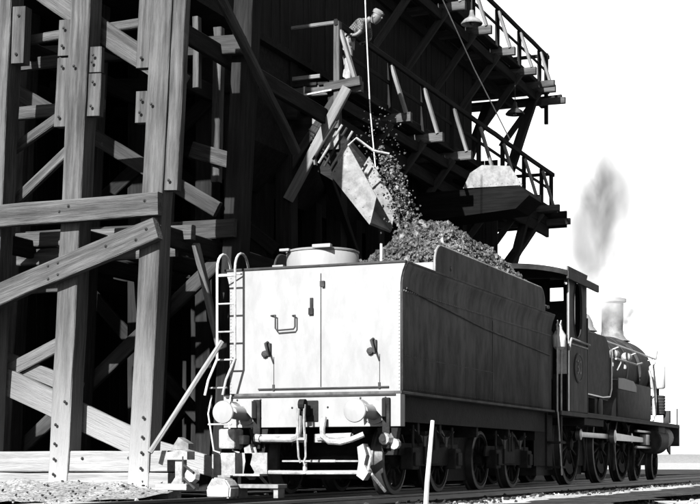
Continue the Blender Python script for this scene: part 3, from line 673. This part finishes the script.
# cab side sheets with a tall narrow rounded window
def cab_side(sx):
    y0, y1, z0, z1 = 8.15, 9.62, 1.33, 3.70
    n = 40; cy, cz, ry, rz = 8.93, 3.20, .30, .50
    inner = []
    for k in range(n):
        a = 2*math.pi*k/n; c_, s_ = math.cos(a), math.sin(a)
        e = .75; inner.append((cy+ry*abs(c_)**e*(1 if c_ > 0 else -1), cz+rz*abs(s_)**e*(1 if s_ > 0 else -1)-.02))
    outer = []
    for k in range(n):
        a = 2*math.pi*k/n; c_, s_ = math.cos(a), math.sin(a); m_ = max(abs(c_), abs(s_)); 
        outer.append((cy+(y1-y0)/2*c_/m_*.96+(-.0), cz+(.62)*s_/m_ - .02))
    bm = NB(); strip(bm, outer, inner, 'x', sx*CW-.012, sx*CW+.012)
    ya, yb = min(p[0] for p in outer), max(p[0] for p in outer); za = min(p[1] for p in outer)
    zt = max(p[1] for p in outer)
    box(bm, sx*CW-.012, sx*CW+.012, ya, yb, z0, za+.0)
    prism(bm, [(ya, zt), (yb, zt), (yb+.08, zt+.10), (ya, zt+.10)], 'x', sx*CW-.012, sx*CW+.012)
    o = eo('cab_side', bm, 'side')
    bm = NB(); tube(bm, [(sx*(CW+.014), p[0], p[1]) for p in inner], .016, 6, closed=True); eo('window_frame', bm, 'iron', None, True)
    bm = NB(); prism(bm, [(p[0], p[1]) for p in inner if p[0] <= cy+.02], 'x', sx*(CW-.04)-.004, sx*(CW-.04)+.004); eo('window_pane', bm, 'glass')
    return ya, yb, zt
ya, yb, zt = cab_side(1); cab_side(-1)
bm = NB(); box(bm, CW+.012, CW+.030, ya-.03, ya+.02, 1.33, 3.78, .004); eo('cab_beading', bm, 'steel')
bm = NB(); box(bm, CW+.012, CW+.034, yb+.0, yb+.035, 1.33, 3.1, .004); box(bm, CW-.2, CW+.01, yb+.0, yb+.03, 1.33, 3.3, .004); eo('cab_beading', bm, 'iron')
bm = NB(); box(bm, CW+.012, CW+.035, ya+.02, yb+.03, 2.52, 2.55, .004); tube(bm, [(CW+.05, ya-.05, 2.40), (CW+.06, ya-.06, 2.52), (CW+.06, ya+.05, 2.62), (CW+.06, yb+.05, 2.60)], .02, 6); eo('cab_handrail', bm, 'pale', None, True)
bm = NB(); box(bm, CW+.012, CW+.028, ya+.02, yb+.02, 1.34, 2.515, .004); lower = eo('cab_lower_panel', bm, 'side')
# oval number plate
bm = NB(); lathe(bm, (CW+.028, 8.90, 2.13), (1, 0, 0), [(0, 1), (.015, 1), (.02, .94), (.02, 0)], 32, True, False)
for v in bm.verts: v.co.y = 8.90+(v.co.y-8.90)*.33; v.co.z = 2.13+(v.co.z-2.13)*.27
eo('number_plate', bm, 'iron')
bm = NB(); tube(bm, [(CW+.05, 8.90+.30*math.cos(t*math.pi/16), 2.13+.24*math.sin(t*math.pi/16)) for t in range(32)], .009, 5, closed=True); eo('plate_rim', bm, 'rivet')
cu = bpy.data.curves.new('digits', 'FONT'); cu.body = '30'; cu.size = .36; cu.extrude = .006; cu.align_x = 'CENTER'; cu.align_y = 'CENTER'
to = bpy.data.objects.new('digits_src', cu); C.objects.link(to)
bpy.context.view_layer.update()
me = bpy.data.meshes.new_from_object(to.evaluated_get(bpy.context.evaluated_depsgraph_get())); bpy.data.objects.remove(to)
link('digits', me, 'rivet', eng, Matrix.Translation(Vector((CW+.052, 8.90, 2.13))-E) @ Matrix(((0, 0, 1, 0), (1, 0, 0, 0), (0, 1, 0, 0), (0, 0, 0, 1))))
# cab roof: low arch drooping to eaves, overhanging front and back
def roof_poly(t=.04, drop=0):
    top = [(x, 3.92-.17*(abs(x)/1.42)**2.6-drop) for x in [i*.142 for i in range(-10, 11)]]
    return top+[(x, z-t) for x, z in reversed(top)]
bm = NB(); n_ = 22
tp = roof_poly()
prism(bm, [(x, z) for x, z in tp], 'y', 7.75, 10.1); ro = eo('cab_roof', bm, 'frame', None, False)
bm = NB(); prism(bm, [(x, z+.015) for x, z in roof_poly(.09)], 'y', 7.72, 7.75); eo('roof_edge', bm, 'frame')
for sx in (-1, 1):
    bm = NB(); box(bm, sx*1.42-.02, sx*1.42+.02, 7.75, 10.1, 3.62, 3.75, .006); eo('eaves', bm, 'black')
# cab front with round spectacles
def front_with_windows():
    bm = NB()
    box(bm, -CW, CW, 9.56, 9.59, 1.33, 3.42)
    box(bm, -CW, -.90, 9.56, 9.59, 3.42, 3.76); box(bm, .90, CW, 9.56, 9.59, 3.42, 3.74); box(bm, -.63, .63, 9.56, 9.59, 3.42, 3.86)
    for s in (-1, 1):
        a, b = sorted((s*.63, s*.90)); box(bm, a, b, 9.56, 9.59, 3.69, 3.83)
    return bm
eo('cab_front', front_with_windows(), 'frame')
bm = NB(); box(bm, -1.28, 1.28, 9.6, 11.2, 1.12, 1.25); eo('drag_box', bm, 'frame')
for s in (-1, 1):
    bm = NB(); prism(bm, [(s*.63, 3.42), (s*.90, 3.42), (s*.90, 3.69), (s*.63, 3.69)], 'y', 9.572, 9.576)
    eo('spectacle_pane', bm, 'clear')
    bm = NB(); tube(bm, [(s*.63, 9.55, 3.42), (s*.90, 9.55, 3.42), (s*.90, 9.55, 3.69), (s*.63, 9.55, 3.69)], .015, 6, closed=True); eo('spectacle_frame', bm, 'iron')
bm = NB(); box(bm, -1.28, 1.28, 7.7, 9.56, 1.25, 1.31); box(bm, -.75, .75, 9.2, 9.55, 1.31, 2.9, .1); box(bm, 1.0, 1.27, 8.3, 8.9, 1.31, 2.0, .02); box(bm, -1.27, -1.0, 8.3, 8.9, 1.31, 2.0, .02); eo('footplate', bm, 'frame')
bm = NB()
for y, x in ((7.62, 1.27), (7.86, 1.28)): tube(bm, [(x, y, 1.3), (x, y, 2.75), (x-.02, y+.03, 2.82)], .016, 6)
tube(bm, [(1.28, 7.62, 1.3), (1.30, 7.64, .9), (1.33, 7.7, .2)], .014, 6)
eo('grab_pole', bm, 'steel', None, True)
bm = NB(); lathe(bm, (1.28, 7.72, 2.38), (0, 0, 1), [(0, .05), (.05, .11), (.25, .12), (.36, .05), (.4, .05)], 12); tube(bm, [(1.28, 7.55, 2.72), (1.28, 7.6, 2.88), (1.28, 7.72, 2.78), (1.28, 7.85, 2.9), (1.28, 7.9, 2.74)], .010, 6)
ob = obj('water_bag', bm, 'canvas', None, True); tag(ob, 'pale canvas water bag hanging in the gap between tender and cab', 'water bag')
bm = NB(); box(bm, 1.08, 1.33, 7.62, 7.98, .32, .36, .006); box(bm, 1.08, 1.33, 7.62, 7.98, .75, .79, .006); box(bm, 1.05, 1.09, 7.62, 7.98, .3, 1.3); box(bm, 1.2, 1.24, 8.0, 8.12, .25, 1.3, .01); eo('cab_steps', bm, 'frame')
# boiler, firebox, smokebox
BZ = 2.52
bm = NB(); lathe(bm, (0, 12.0, BZ), (0, 1, 0), [(0, .80), (.02, .82), (5.0, .80)], 48, True, True); bo = eo('boiler_barrel', bm, 'black', None, True)
bm = NB()
for y in (12.6, 14.2, 15.7): lathe(bm, (0, y, BZ), (0, 1, 0), [(0, .822), (.05, .826), (.06, .822)], 48, False, False)
eo('boiler_band', bm, 'rivet', bo, True)
bm = NB(); lathe(bm, (0, 17.0, BZ), (0, 1, 0), [(0, .86), (1.45, .86), (1.5, .82), (1.52, .6)], 48); eo('smokebox', bm, 'black', None, True)
bm = NB(); lathe(bm, (0, 18.5, BZ), (0, 1, 0), [(0, .66), (.06, .64), (.14, .45), (.18, .15), (.2, 0)], 36, True, False); box(bm, -.03, .03, 18.6, 18.8, BZ-.03, BZ+.03); eo('smokebox_door', bm, 'black', None, True)
fb = [(-.95, 1.36), (-1.0, 2.4), (-.95, 2.85), (-.78, 3.15), (-.45, 3.33), (0, 3.40), (.45, 3.33), (.78, 3.15), (.95, 2.85), (1.0, 2.4), (.95, 1.36)]
bm = NB(); prism(bm, fb, 'y', 9.6, 12.02); eo('firebox', bm, 'black', None, False)
# broad side casing over the rear drivers with its edge highlight modelled as a steel tube
def casing(y0, y1, z0, z1, x0, x1, r, name, m='black'):
    poly = [(y0, z0), (y0, z1-.02)]+[(y1-r+r*math.sin(R(a)), z1-r+r*math.cos(R(a))) for a in range(0, 91, 15)]+[(y1, z0+.12), (y1-.10, z0)]
    bm = NB(); prism(bm, poly, 'x', x0, x1); bmesh.ops.bevel(bm, geom=[e for e in bm.edges if abs(e.verts[0].co.x-x1) < 1e-4 and abs(e.verts[1].co.x-x1) < 1e-4], offset=.035, segments=3, affect='EDGES')
    o = eo(name, bm, m, None, True); return o, poly
o, poly = casing(9.75, 12.1, 1.66, 2.92, .9, 1.22, .5, 'side_casing', 'black')
bm = NB(); tube(bm, [(1.225, 9.75, 1.72), (1.235, 11.3, 1.70), (1.235, 11.95, 1.74), (1.235, 12.1, 1.9), (1.235, 12.12, 2.7)], .02, 6); eo('casing_highlight', bm, 'steel', o, True)
bm = NB(); box(bm, .98, 1.2, 10.8, 11.5, 1.36, 1.66, .02); lathe(bm, (1.1, 11.2, 1.5), (1, 0, 0), [(0, .2), (.12, .2), (.14, .1)], 16); eo('sandbox', bm, 'black', None, True)
# splashers
def splasher(cy, r, z=1.36, h=.55, nm='splasher'):
    poly = [(cy-r, z)]+[(cy-r*math.cos(R(a)), z+h*math.sin(R(a))) for a in range(0, 181, 12)][1:-1]+[(cy+r, z)]
    bm = NB(); prism(bm, poly, 'x', .82, 1.14); return eo(nm, bm, 'side', None, True)
splasher(13.3, .75, 1.36, .45)
bm = NB(); box(bm, .84, 1.18, 13.0, 16.6, 1.36, 2.15, .06); sc = eo('tool_casing', bm, 'black', None, True)
bm = NB(); prism(bm, [(12.98, 1.95), (12.98, 2.17), (13.5, 2.19), (14.5, 2.17), (14.8, 2.07), (14.8, 1.95)], 'x', 1.18, 1.20); eo('tool_plate', bm, 'rear', sc)
bm = NB(); tube(bm, [(1.2, 12.7, 2.55), (1.2, 14.8, 2.55), (1.2, 15.4, 2.62)], .022, 6); tube(bm, [(1.2, 13.3, 2.55), (1.1, 13.3, 2.35)], .015, 5); eo('feed_pipe', bm, 'pale', None, True)
bm = NB(); tube(bm, [(.90, 9.7, 3.02), (.93, 12.0, 2.94), (.95, 15.0, 2.92), (.95, 18.4, 2.90)], .022, 8)
for y in (12.4, 14.3, 16.2, 18.2): tube(bm, [(.93, y, 2.92), (.78, y, 2.86)], .02, 6)
eo('boiler_handrail', bm, 'steel', None, True)
for i, (y, z) in enumerate(((12.5, 2.74), (13.6, 2.72), (14.9, 2.74))):
    bm = NB(); lathe(bm, (.93, y, z), (0, 1, 0), [(0, .05), (.05, .10), (.3, .10), (.36, .04)], 10); tube(bm, [(.9, y+.2, z), (.88, y+.22, z-.25)], .03, 6); eo('valve', bm, 'pale', None, True)
bm = NB(); lathe(bm, (.2, 10.6, 3.34), (0, 0, 1), [(0, .12), (.3, .12), (.34, .08)], 14); tube(bm, [(.55, 11.0, 3.2), (.55, 11.0, 3.95)], .022, 6); lathe(bm, (0, 10.3, 3.36), (0, 0, 1), [(0, .2), (.16, .2), (.2, .16)], 16); eo('safety_valves', bm, 'iron', None, True)
bm = NB(); tube(bm, [(1.0, 10.1, 2.9), (1.04, 10.15, 3.02), (.95, 10.5, 3.12), (.75, 10.8, 3.3)], .035, 6); lathe(bm, (.8, 9.95, 3.05), (0, 0, 1), [(0, .12), (.2, .13), (.3, .1), (.34, .03)], 12); eo('injector_fitting', bm, 'iron', None, True)
bm = NB(); lathe(bm, (0, 14.4, BZ+.76), (0, 0, 1), [(0, .42), (.10, .34), (.22, .31), (.36, .24), (.42, .12), (.44, 0)], 32, True, False); eo('steam_dome', bm, 'rear', None, True)  # pale finish carries the surrounding steam haze in its colour
bm = NB(); lathe(bm, (0, 17.85, BZ+.80), (0, 0, 1), [(0, .44), (.06, .34), (.14, .28), (.3, .255), (.92, .27), (.94, .34), (1.02, .34), (1.04, .26), (.9, .22)], 36, True, False); eo('chimney', bm, 'zinc', None, True)  # pale plate finish: steam haze put into the chimney's colour
# running board, buffer beam, front
bm = NB(); prism(bm, [(10.05, 1.28), (10.05, 1.33), (9.7, 1.33), (9.7, 1.28)], 'x', -1.3, 1.3); box(bm, .72, 1.32, 9.6, 19.5, 1.31, 1.35, .006); box(bm, -1.32, -.72, 9.6, 19.5, 1.31, 1.35, .006); box(bm, -.72, .72, 17.0, 19.5, 1.31, 1.35)
box(bm, 1.29, 1.325, 7.7, 9.65, 1.25, 1.325, .004); box(bm, 1.29, 1.325, 9.65, 19.5, 1.26, 1.31, .004); eo('running_board', bm, 'black')
bm = NB(); box(bm, -1.3, 1.3, 19.5, 19.62, .82, 1.34, .01); prism(bm, [(18.6, 1.31), (19.5, 1.31), (19.5, .62), (19.2, .70), (18.9, .95)], 'x', 1.06, 1.10)
o = eo('front_buffer_beam', bm, 'black')
for sx in (-.87, .87):
    bm = NB(); lathe(bm, (sx, 19.62, 1.06), (0, 1, 0), [(0, .14), (.3, .09), (.31, .05), (.45, .05), (.46, .22), (.49, .23), (.51, 0)], 24, True, False); eo('front_buffer', bm, 'frame', None, True)
bm = NB(); tube(bm, [(1.25, 19.55, 1.3), (1.25, 19.55, 1.75)], .015, 6); eo('lamp_iron', bm, 'iron')
# cylinders and motion
bm = NB(); lathe(bm, (1.0, 17.2, .92), (0, 1, 0), [(0, .27), (.03, .30), (.95, .30), (1.0, .26), (1.02, .12)], 28); box(bm, .8, 1.22, 17.3, 18.1, 1.0, 1.3, .04); eo('cylinder', bm, 'black', None, True)
bm = NB(); lathe(bm, (1.03, 18.35, 1.02), (0, 1, 0), [(0, .24), (.5, .26), (.55, .2)], 20); eo('cylinder_cover', bm, 'pale', None, True)
for sx in (-1, 1):
    bm = NB(); box(bm, sx*.62-.02, sx*.62+.02, 8.4, 19.5, .36, 1.30); eo('main_frame', bm, 'frame')
DR = .78
for wy, cr in ((10.4, R(80)), (13.1, R(80)), (15.2, R(80))):
    for sx in (-1, 1): spoked_wheel('driving_wheel', eng, (sx*.75, wy-E.y, DR), DR, 15, 'rail', crank=cr)
    bm = NB(); lathe(bm, (-.7, wy, DR), (1, 0, 0), [(0, .09), (1.4, .09)], 12); eo('axle', bm, 'frame', None, True)
for wy in (16.9, 19.0):
    for sx in (-1, 1): spoked_wheel('bogie_wheel', eng, (sx*.75, wy-E.y, .42), .42, 10, 'rail')
    bm = NB(); lathe(bm, (-.7, wy, .42), (1, 0, 0), [(0, .07), (1.4, .07)], 12); eo('axle', bm, 'frame', None, True)
px = .3*math.cos(R(80)); pz = DR+.3*math.sin(R(80))*.55
bm = NB(); box(bm, .93, .98, 10.4+px, 15.2+px, pz-.05+.02, pz+.05+.02, .01)
for wy in (10.4, 13.1, 15.2): lathe(bm, (.92, wy+px, pz+.02), (1, 0, 0), [(0, .11), (.09, .11), (.11, .05)], 16)
eo('coupling_rod', bm, 'steel', None, True)
bm = NB(); prism(bm, [(13.1+px, pz-.06), (13.1+px, pz+.10), (16.6, .98), (16.6, .88)], 'x', 1.0, 1.05); lathe(bm, (.99, 13.1+px, pz+.02), (1, 0, 0), [(0, .14), (.1, .14), (.12, .05)], 16); eo('connecting_rod', bm, 'steel', None, True)
bm = NB(); box(bm, .95, 1.1, 16.4, 16.8, .82, 1.06, .01); box(bm, .98, 1.06, 15.6, 17.2, 1.10, 1.15, .005); box(bm, .98, 1.06, 15.6, 17.2, .74, .79, .005); tube(bm, [(1.02, 16.6, .93), (1.02, 17.25, .93)], .03, 8); eo('crosshead', bm, 'steel', None, True)
bm = NB()
for wy in (10.4, 13.1, 15.2):
    tube(bm, [(.88, wy+DR+.06, .25), (.88, wy+DR+.12, .55), (.85, wy+DR-.02, 1.1)], .03, 6); leaf_spring(bm, .9, wy, 1.22, .8)
tube(bm, [(1.0, 15.9, .35), (1.0, 16.6, .62)], .022, 6)
box(bm, -.55, .55, 8.9, 12.4, .18, 1.25); box(bm, -.5, .5, 13.6, 15, .2, 1.0); eo('brake_gear', bm, 'iron')
# air pump on the smokebox side: two drums on one neck
bm = NB(); lathe(bm, (1.02, 18.15, 2.18), (0, 0, 1), [(0, .05), (0, .17), (.04, .20), (.52, .20), (.56, .17), (.60, .06), (.70, .05)], 20); eo('air_pump', bm, 'white', None, True)
bm = NB(); lathe(bm, (1.02, 18.15, 1.55), (0, 0, 1), [(0, .15), (.03, .19)]+[(.06+.035*i, .20 if i % 2 else .185) for i in range(12)]+[(.47, .17), (.47, .05), (.66, .05)], 20); box(bm, 1.15, 1.3, 18.2, 18.4, 1.36, 1.66, .01); eo('pump_cylinder', bm, 'iron', None, True)
bm = NB(); tube(bm, [(1.0, 17.8, 1.4), (1.0, 17.8, 2.2), (.92, 17.7, 2.6)], .03, 6); tube(bm, [(.95, 18.35, 2.9), (.96, 18.4, 3.1)], .03, 6); tube(bm, [(1.05, 17.7, 1.5), (1.05, 17.75, 1.9), (1.0, 17.9, 2.3)], .035, 6); eo('pump_pipe', bm, 'pale', None, True)
# ---------------------------------------------------------------- man leaning over the lower gallery's rail
man = thing('person', 'man in checked shirt and cap leaning over the gallery handrail above the chute', 'person', (-2.06, 6.1, 6.81))
def skin_body(name, V, Eds, rad, m, parent, root=0, sub=2):
    me = bpy.data.meshes.new(name); me.from_pydata(V, Eds, [])
    o = link(name, me, m, parent)
    sk = o.modifiers.new('skin', 'SKIN'); 
    for i, r in enumerate(rad): me.skin_vertices[0].data[i].radius = r if isinstance(r, tuple) else (r, r)
    me.skin_vertices[0].data[root].use_root = True
    ss = o.modifiers.new('sub', 'SUBSURF'); ss.levels = ss.render_levels = sub
    return o
man.scale = (.94, .94, .94)
# one continuous body; coordinates from the feet, metres (x towards the track)
V = [(0, 0, .93), (.09, .0, 1.02), (.22, .0, 1.14), (.36, 0, 1.22), (.44, 0, 1.26), (.50, 0, 1.30),                 # pelvis .. neck .. head base
     (.0, -.09, .90), (.10, -.10, .50), (.06, -.10, .08), (.20, -.10, .04),                                        # near leg
     (-.02, .09, .90), (.0, .11, .48), (-.10, .11, .08), (.04, .11, .04),                                          # far leg
     (.36, -.17, 1.20), (.38, -.26, .98), (.30, -.28, .93), (.24, .0, .0),                                         # near arm to rail
     (.36, .17, 1.20), (.36, .28, 1.0), (.26, .30, .96)]
V[17] = (.22, -.28, .935)
Eds = [(0, 1), (1, 2), (2, 3), (3, 4), (4, 5), (0, 6), (6, 7), (7, 8), (8, 9), (0, 10), (10, 11), (11, 12), (12, 13), (3, 14), (14, 15), (15, 16), (16, 17), (3, 18), (18, 19), (19, 20)]
rad = [(.12, .10), (.12, .10), (.13, .10), (.12, .09), .06, .055, .10, .065, .045, .04, .10, .065, .045, .04, .06, .042, .035, .03, .06, .042, .03]
skin_body('body', V, Eds, rad, 'skin', man)
sv = [0, 1, 2, 3, 14, 15, 18, 19]
idx = {a: i for i, a in enumerate(sv)}
skin_body('shirt', [V[a] for a in sv], [(idx[a], idx[b]) for a, b in Eds if a in idx and b in idx], [(.14, .12), (.14, .12), (.15, .12), (.14, .11), .075, .055, .075, .055], 'shirt', man)
lv = [0, 6, 7, 8, 10, 11, 12]; idx = {a: i for i, a in enumerate(lv)}
skin_body('trousers', [V[a] for a in lv], [(idx[a], idx[b]) for a, b in Eds if a in idx and b in idx], [(.14, .12), .12, .085, .065, .12, .085, .065], 'trouser', man)
bm = NB(); lathe(bm, (.60, 0, 1.30), (.55, 0, .83), [(-.14, .0), (-.13, .05), (-.09, .075), (-.03, .092), (.04, .095), (.09, .08), (.12, .04), (.13, 0)], 16, False, False)
lathe(bm, (.70, 0, 1.27), (1, 0, -.5), [(-.02, .02), (.01, .016), (.02, .005)], 8)
for s in (-1, 1): lathe(bm, (.58, s*.088, 1.29), (0, s, 0), [(0, .03), (.012, .026), (.015, .01)], 8); lathe(bm, (.675, s*.035, 1.31), (1, 0, -.5), [(0, .014), (.01, .008)], 6)
obj('head', bm, 'skin', man, True)
bm = NB(); lathe(bm, (.63, 0, 1.37), (.5, 0, .86), [(-.03, .105), (.02, .108), (.055, .08), (.065, 0)], 18, True, False)
prism(bm, [(.66, -.06), (.735, -.045), (.75, 0), (.735, .045), (.66, .06)], 'z', 1.325, 1.337); obj('cap', bm, 'cap', man, True)
for hx, hy, hz in ((.21, -.28, .945), (.25, .30, .955)):
    bm = NB(); box(bm, hx-.045, hx+.04, hy-.04, hy+.04, hz-.015, hz+.015, .01)
    for k in range(4): tube(bm, [(hx-.04, hy-.03+.02*k, hz+.005), (hx-.085, hy-.032+.021*k, hz), (hx-.10-.004*(k % 2), hy-.032+.021*k, hz-.03)], [.010, .009, .007], 6)
    tube(bm, [(hx, hy+.04, hz), (hx-.04, hy+.055, hz-.02), (hx-.06, hy+.045, hz-.035)], [.012, .010, .008], 6); obj('hand', bm, 'skin', man, True)
for y, x in ((-.10, .12), (.11, -.04)):
    bm = NB(); box(bm, x-.09, x+.17, y-.045, y+.045, 0, .07, .025); box(bm, x-.09, x+.03, y-.045, y+.045, .05, .16, .02); obj('boot', bm, 'boot', man, True)
# ---------------------------------------------------------------- ropes and hanging lamps
def rope(pts, r, label, group=None):
    bm = NB(); tube(bm, pts, r, 6); tag(obj('rope', bm, 'rope', None, True), label, 'rope', group)
rope([(-1.55, 5.6, 9.6), (-1.56, 5.75, 8.0), (-1.5, 5.8, 6.4), (-1.42, 5.9, 5.2)], .010, 'pale rope hanging past the leaning man beside the chute')
rope([(-1.62, 8.4, 10.2), (-1.6, 9.5, 9.6), (-1.62, 12.0, 8.6), (-1.8, 15.3, 7.8)], .013, 'thin rope stretched slantwise between the upper and lower galleries')
def hang_lamp(loc, label, m):
    t = thing('hanging_lamp', label, 'lamp', loc, 0, 'shaded lamps under the upper gallery')
    bm = NB(); lathe(bm, (0, 0, 0), (0, 0, 1), [(0, .215), (.02, .22), (.09, .16), (.15, .07), (.20, .05), (.28, .04)], 24, False, True)
    lathe(bm, (0, 0, 0), (0, 0, 1), [(0, .21), (.085, .15), (.14, .06)], 24, False, True); obj('lamp_shade', bm, m, t, True)
    bm = NB(); lathe(bm, (0, 0, .0), (0, 0, 1), [(-.02, .0), (0, .04), (.05, .05), (.1, .03)], 12, False, True); obj('bulb', bm, 'glass', t, True)
    bm = NB(); tube(bm, [(0, 0, .26), (0, 0, .75)], .012, 6); obj('stem', bm, 'iron', t)
    return t
hang_lamp((-1.35, 11.0, 9.22), 'hanging lamp with pale conical shade lit by the sun under the upper gallery', 'zinc')
hang_lamp((-1.7, 15.36, 8.38), 'dark hanging lamp seen against the sky below the end of the upper gallery', 'iron')
# leaning white stake in the foreground
bm = NB(); pts = [Vector((2.83, -3.7, -.12)), Vector((2.829, -3.64, .23)), Vector((2.835, -3.57, .55)), Vector((2.838, -3.5, .845))]
tube(bm, pts, [.027, .024, .022, .02], 7); tag(obj('stake', bm, 'white', None, True), 'thin white stake leaning in the cinders on the near side of the tender', 'stake')
# hand lever stand between the stage sill and the tender
sw = thing('lever_stand', 'squat pale iron lever stand on a timber base at the foot of the stage post', 'lever stand', (-1.27, -1.2, .04))
bm = NB(); box(bm, -.30, .14, -.14, .20, .04, .12, .01); obj('base_timber', bm, 'timber', sw)
bm = NB(); prism(bm, [(-.12, .12), (.10, .12), (.04, .20), (.04, .44), (-.06, .44), (-.06, .20)], 'y', -.06, .06); obj('column', bm, 'pale', sw)
bm = NB(); prism(bm, [(-.16, .42), (.13, .42), (.13, .52), (.05, .535), (-.05, .53), (-.16, .51)], 'y', -.10, .10); obj('head_block', bm, 'pale', sw)
bm = NB(); prism(bm, [(-.13, .545), (.12, .55), (.12, .62), (-.02, .70)], 'y', -.05, .09); obj('cowl', bm, 'zinc', sw)
bm = NB(); tube(bm, [(.07, -.09, .46), (.07, -.1, .14)], .016, 6); tube(bm, [(.07, -.09, .36), (.22, -.1, .26)], .016, 6); tube(bm, [(.07, -.1, .2), (.24, -.1, .06)], .016, 6); obj('lever', bm, 'iron', sw)
bm = NB(); lathe(bm, (.16, -.02, .22), (0, -1, 0), [(-.06, .07), (0, .11), (.06, .08)], 9); obj('counterweight', bm, 'pale', sw)
bm = NB(); prism(bm, [(-.16, .0), (.16, .0), (.17, .14), (.10, .24), (-.08, .26), (-.17, .12)], 'y', -.12, .14); bmesh.ops.bevel(bm, geom=bm.edges[:], offset=.02, segments=2, affect='EDGES')
o = obj('stone_block', bm, 'pale'); o.location = (-.83, -.95, -.02); tag(o, 'rough pale stone block under the corner step of the tender', 'block')
bm = NB(); box(bm, -.32, .30, -.14, .14, .12, .17, .008); box(bm, -.30, -.24, -.1, .1, 0, .12); box(bm, .22, .28, -.1, .1, 0, .12)
o = obj('plank_step', bm, 'zinc'); o.location = (-.45, -.62, -.02); tag(o, 'low plank step on the ballast behind the left tender wheel', 'step')
# framed board beyond the front of the engine
nb = thing('notice_board', 'small pale blank board in a thin dark frame beyond the engine front', 'board', (1.9, 21.4, -.12))
bm = NB(); box(bm, -.11, .11, 0, .02, .42+.15, .74+.15); obj('board_panel', bm, 'white', nb)
bm = NB(); tube(bm, [(-.12, -.01, .56), (.12, -.01, .56), (.12, -.01, .90), (-.12, -.01, .90)], .010, 5, closed=True); obj('board_frame', bm, 'iron', nb)
bm = NB(); tube(bm, [(0, .03, 0), (0, .03, .6)], .008, 5); obj('board_post', bm, 'white', nb)
# ---------------------------------------------------------------- smoke and steam
def vol(name, loc, scale, color, dens, nscale, lo, label, cat):
    m = bpy.data.materials.new(name); m.use_nodes = True; n = m.node_tree; L = n.links
    n.nodes.remove(n.nodes['Principled BSDF']); pv = n.nodes.new('ShaderNodeVolumePrincipled')
    pv.inputs['Color'].default_value = (*color, 1)
    tc = n.nodes.new('ShaderNodeTexCoord'); ln = n.nodes.new('ShaderNodeVectorMath'); ln.operation = 'LENGTH'
    L.new(tc.outputs['Object'], ln.inputs[0])
    fa = n.nodes.new('ShaderNodeMapRange'); fa.interpolation_type = 'SMOOTHSTEP'; fa.inputs['From Min'].default_value = 1; fa.inputs['From Max'].default_value = .1; fa.inputs['To Min'].default_value = 0; fa.inputs['To Max'].default_value = 1
    L.new(ln.outputs['Value'], fa.inputs['Value'])
    nz = n.nodes.new('ShaderNodeTexNoise'); nz.inputs['Scale'].default_value = nscale; nz.inputs['Detail'].default_value = 6; nz.inputs['Distortion'].default_value = .6
    L.new(tc.outputs['Object'], nz.inputs['Vector'])
    mr = n.nodes.new('ShaderNodeMapRange'); mr.inputs['From Min'].default_value = lo; mr.inputs['From Max'].default_value = .75; mr.inputs['To Min'].default_value = 0; mr.inputs['To Max'].default_value = dens
    L.new(nz.outputs[0], mr.inputs['Value']); mu = n.nodes.new('ShaderNodeMath'); mu.operation = 'MULTIPLY'
    L.new(mr.outputs[0], mu.inputs[0]); L.new(fa.outputs[0], mu.inputs[1]); L.new(mu.outputs[0], pv.inputs['Density'])
    L.new(pv.outputs[0], n.nodes['Material Output'].inputs['Volume'])
    bm = NB(); bmesh.ops.create_icosphere(bm, subdivisions=3, radius=1)
    o = obj(name, bm, m, None, True); o.location = loc; o.scale = scale; tag(o, label, cat, kind='stuff')
vol('smoke', (-.35, 18.0, 7.0), (.75, .7, 1.15), (.0, .0, .0), 2.4, 1.9, .42, 'dark puff of smoke drifting high above the chimney', 'smoke')
vol('smoke', (-.3, 18.0, 6.0), (1.5, 1.2, 3.2), (.0, .0, .0), 2.6, 1.9, .36, 'thin grey veil of smoke rising over the chimney', 'smoke')
vol('smoke', (.30, 18.3, 4.0), (.55, .5, .5), (.0, .0, .0), 7, 2.0, .42, 'small dark curl of smoke at the chimney side', 'smoke')
vol('steam', (-.2, 17.6, 4.35), (1.1, 1.3, .85), (1, 1, 1), 1.3, 1.4, .35, 'white steam wrapped round the chimney and boiler top', 'steam')
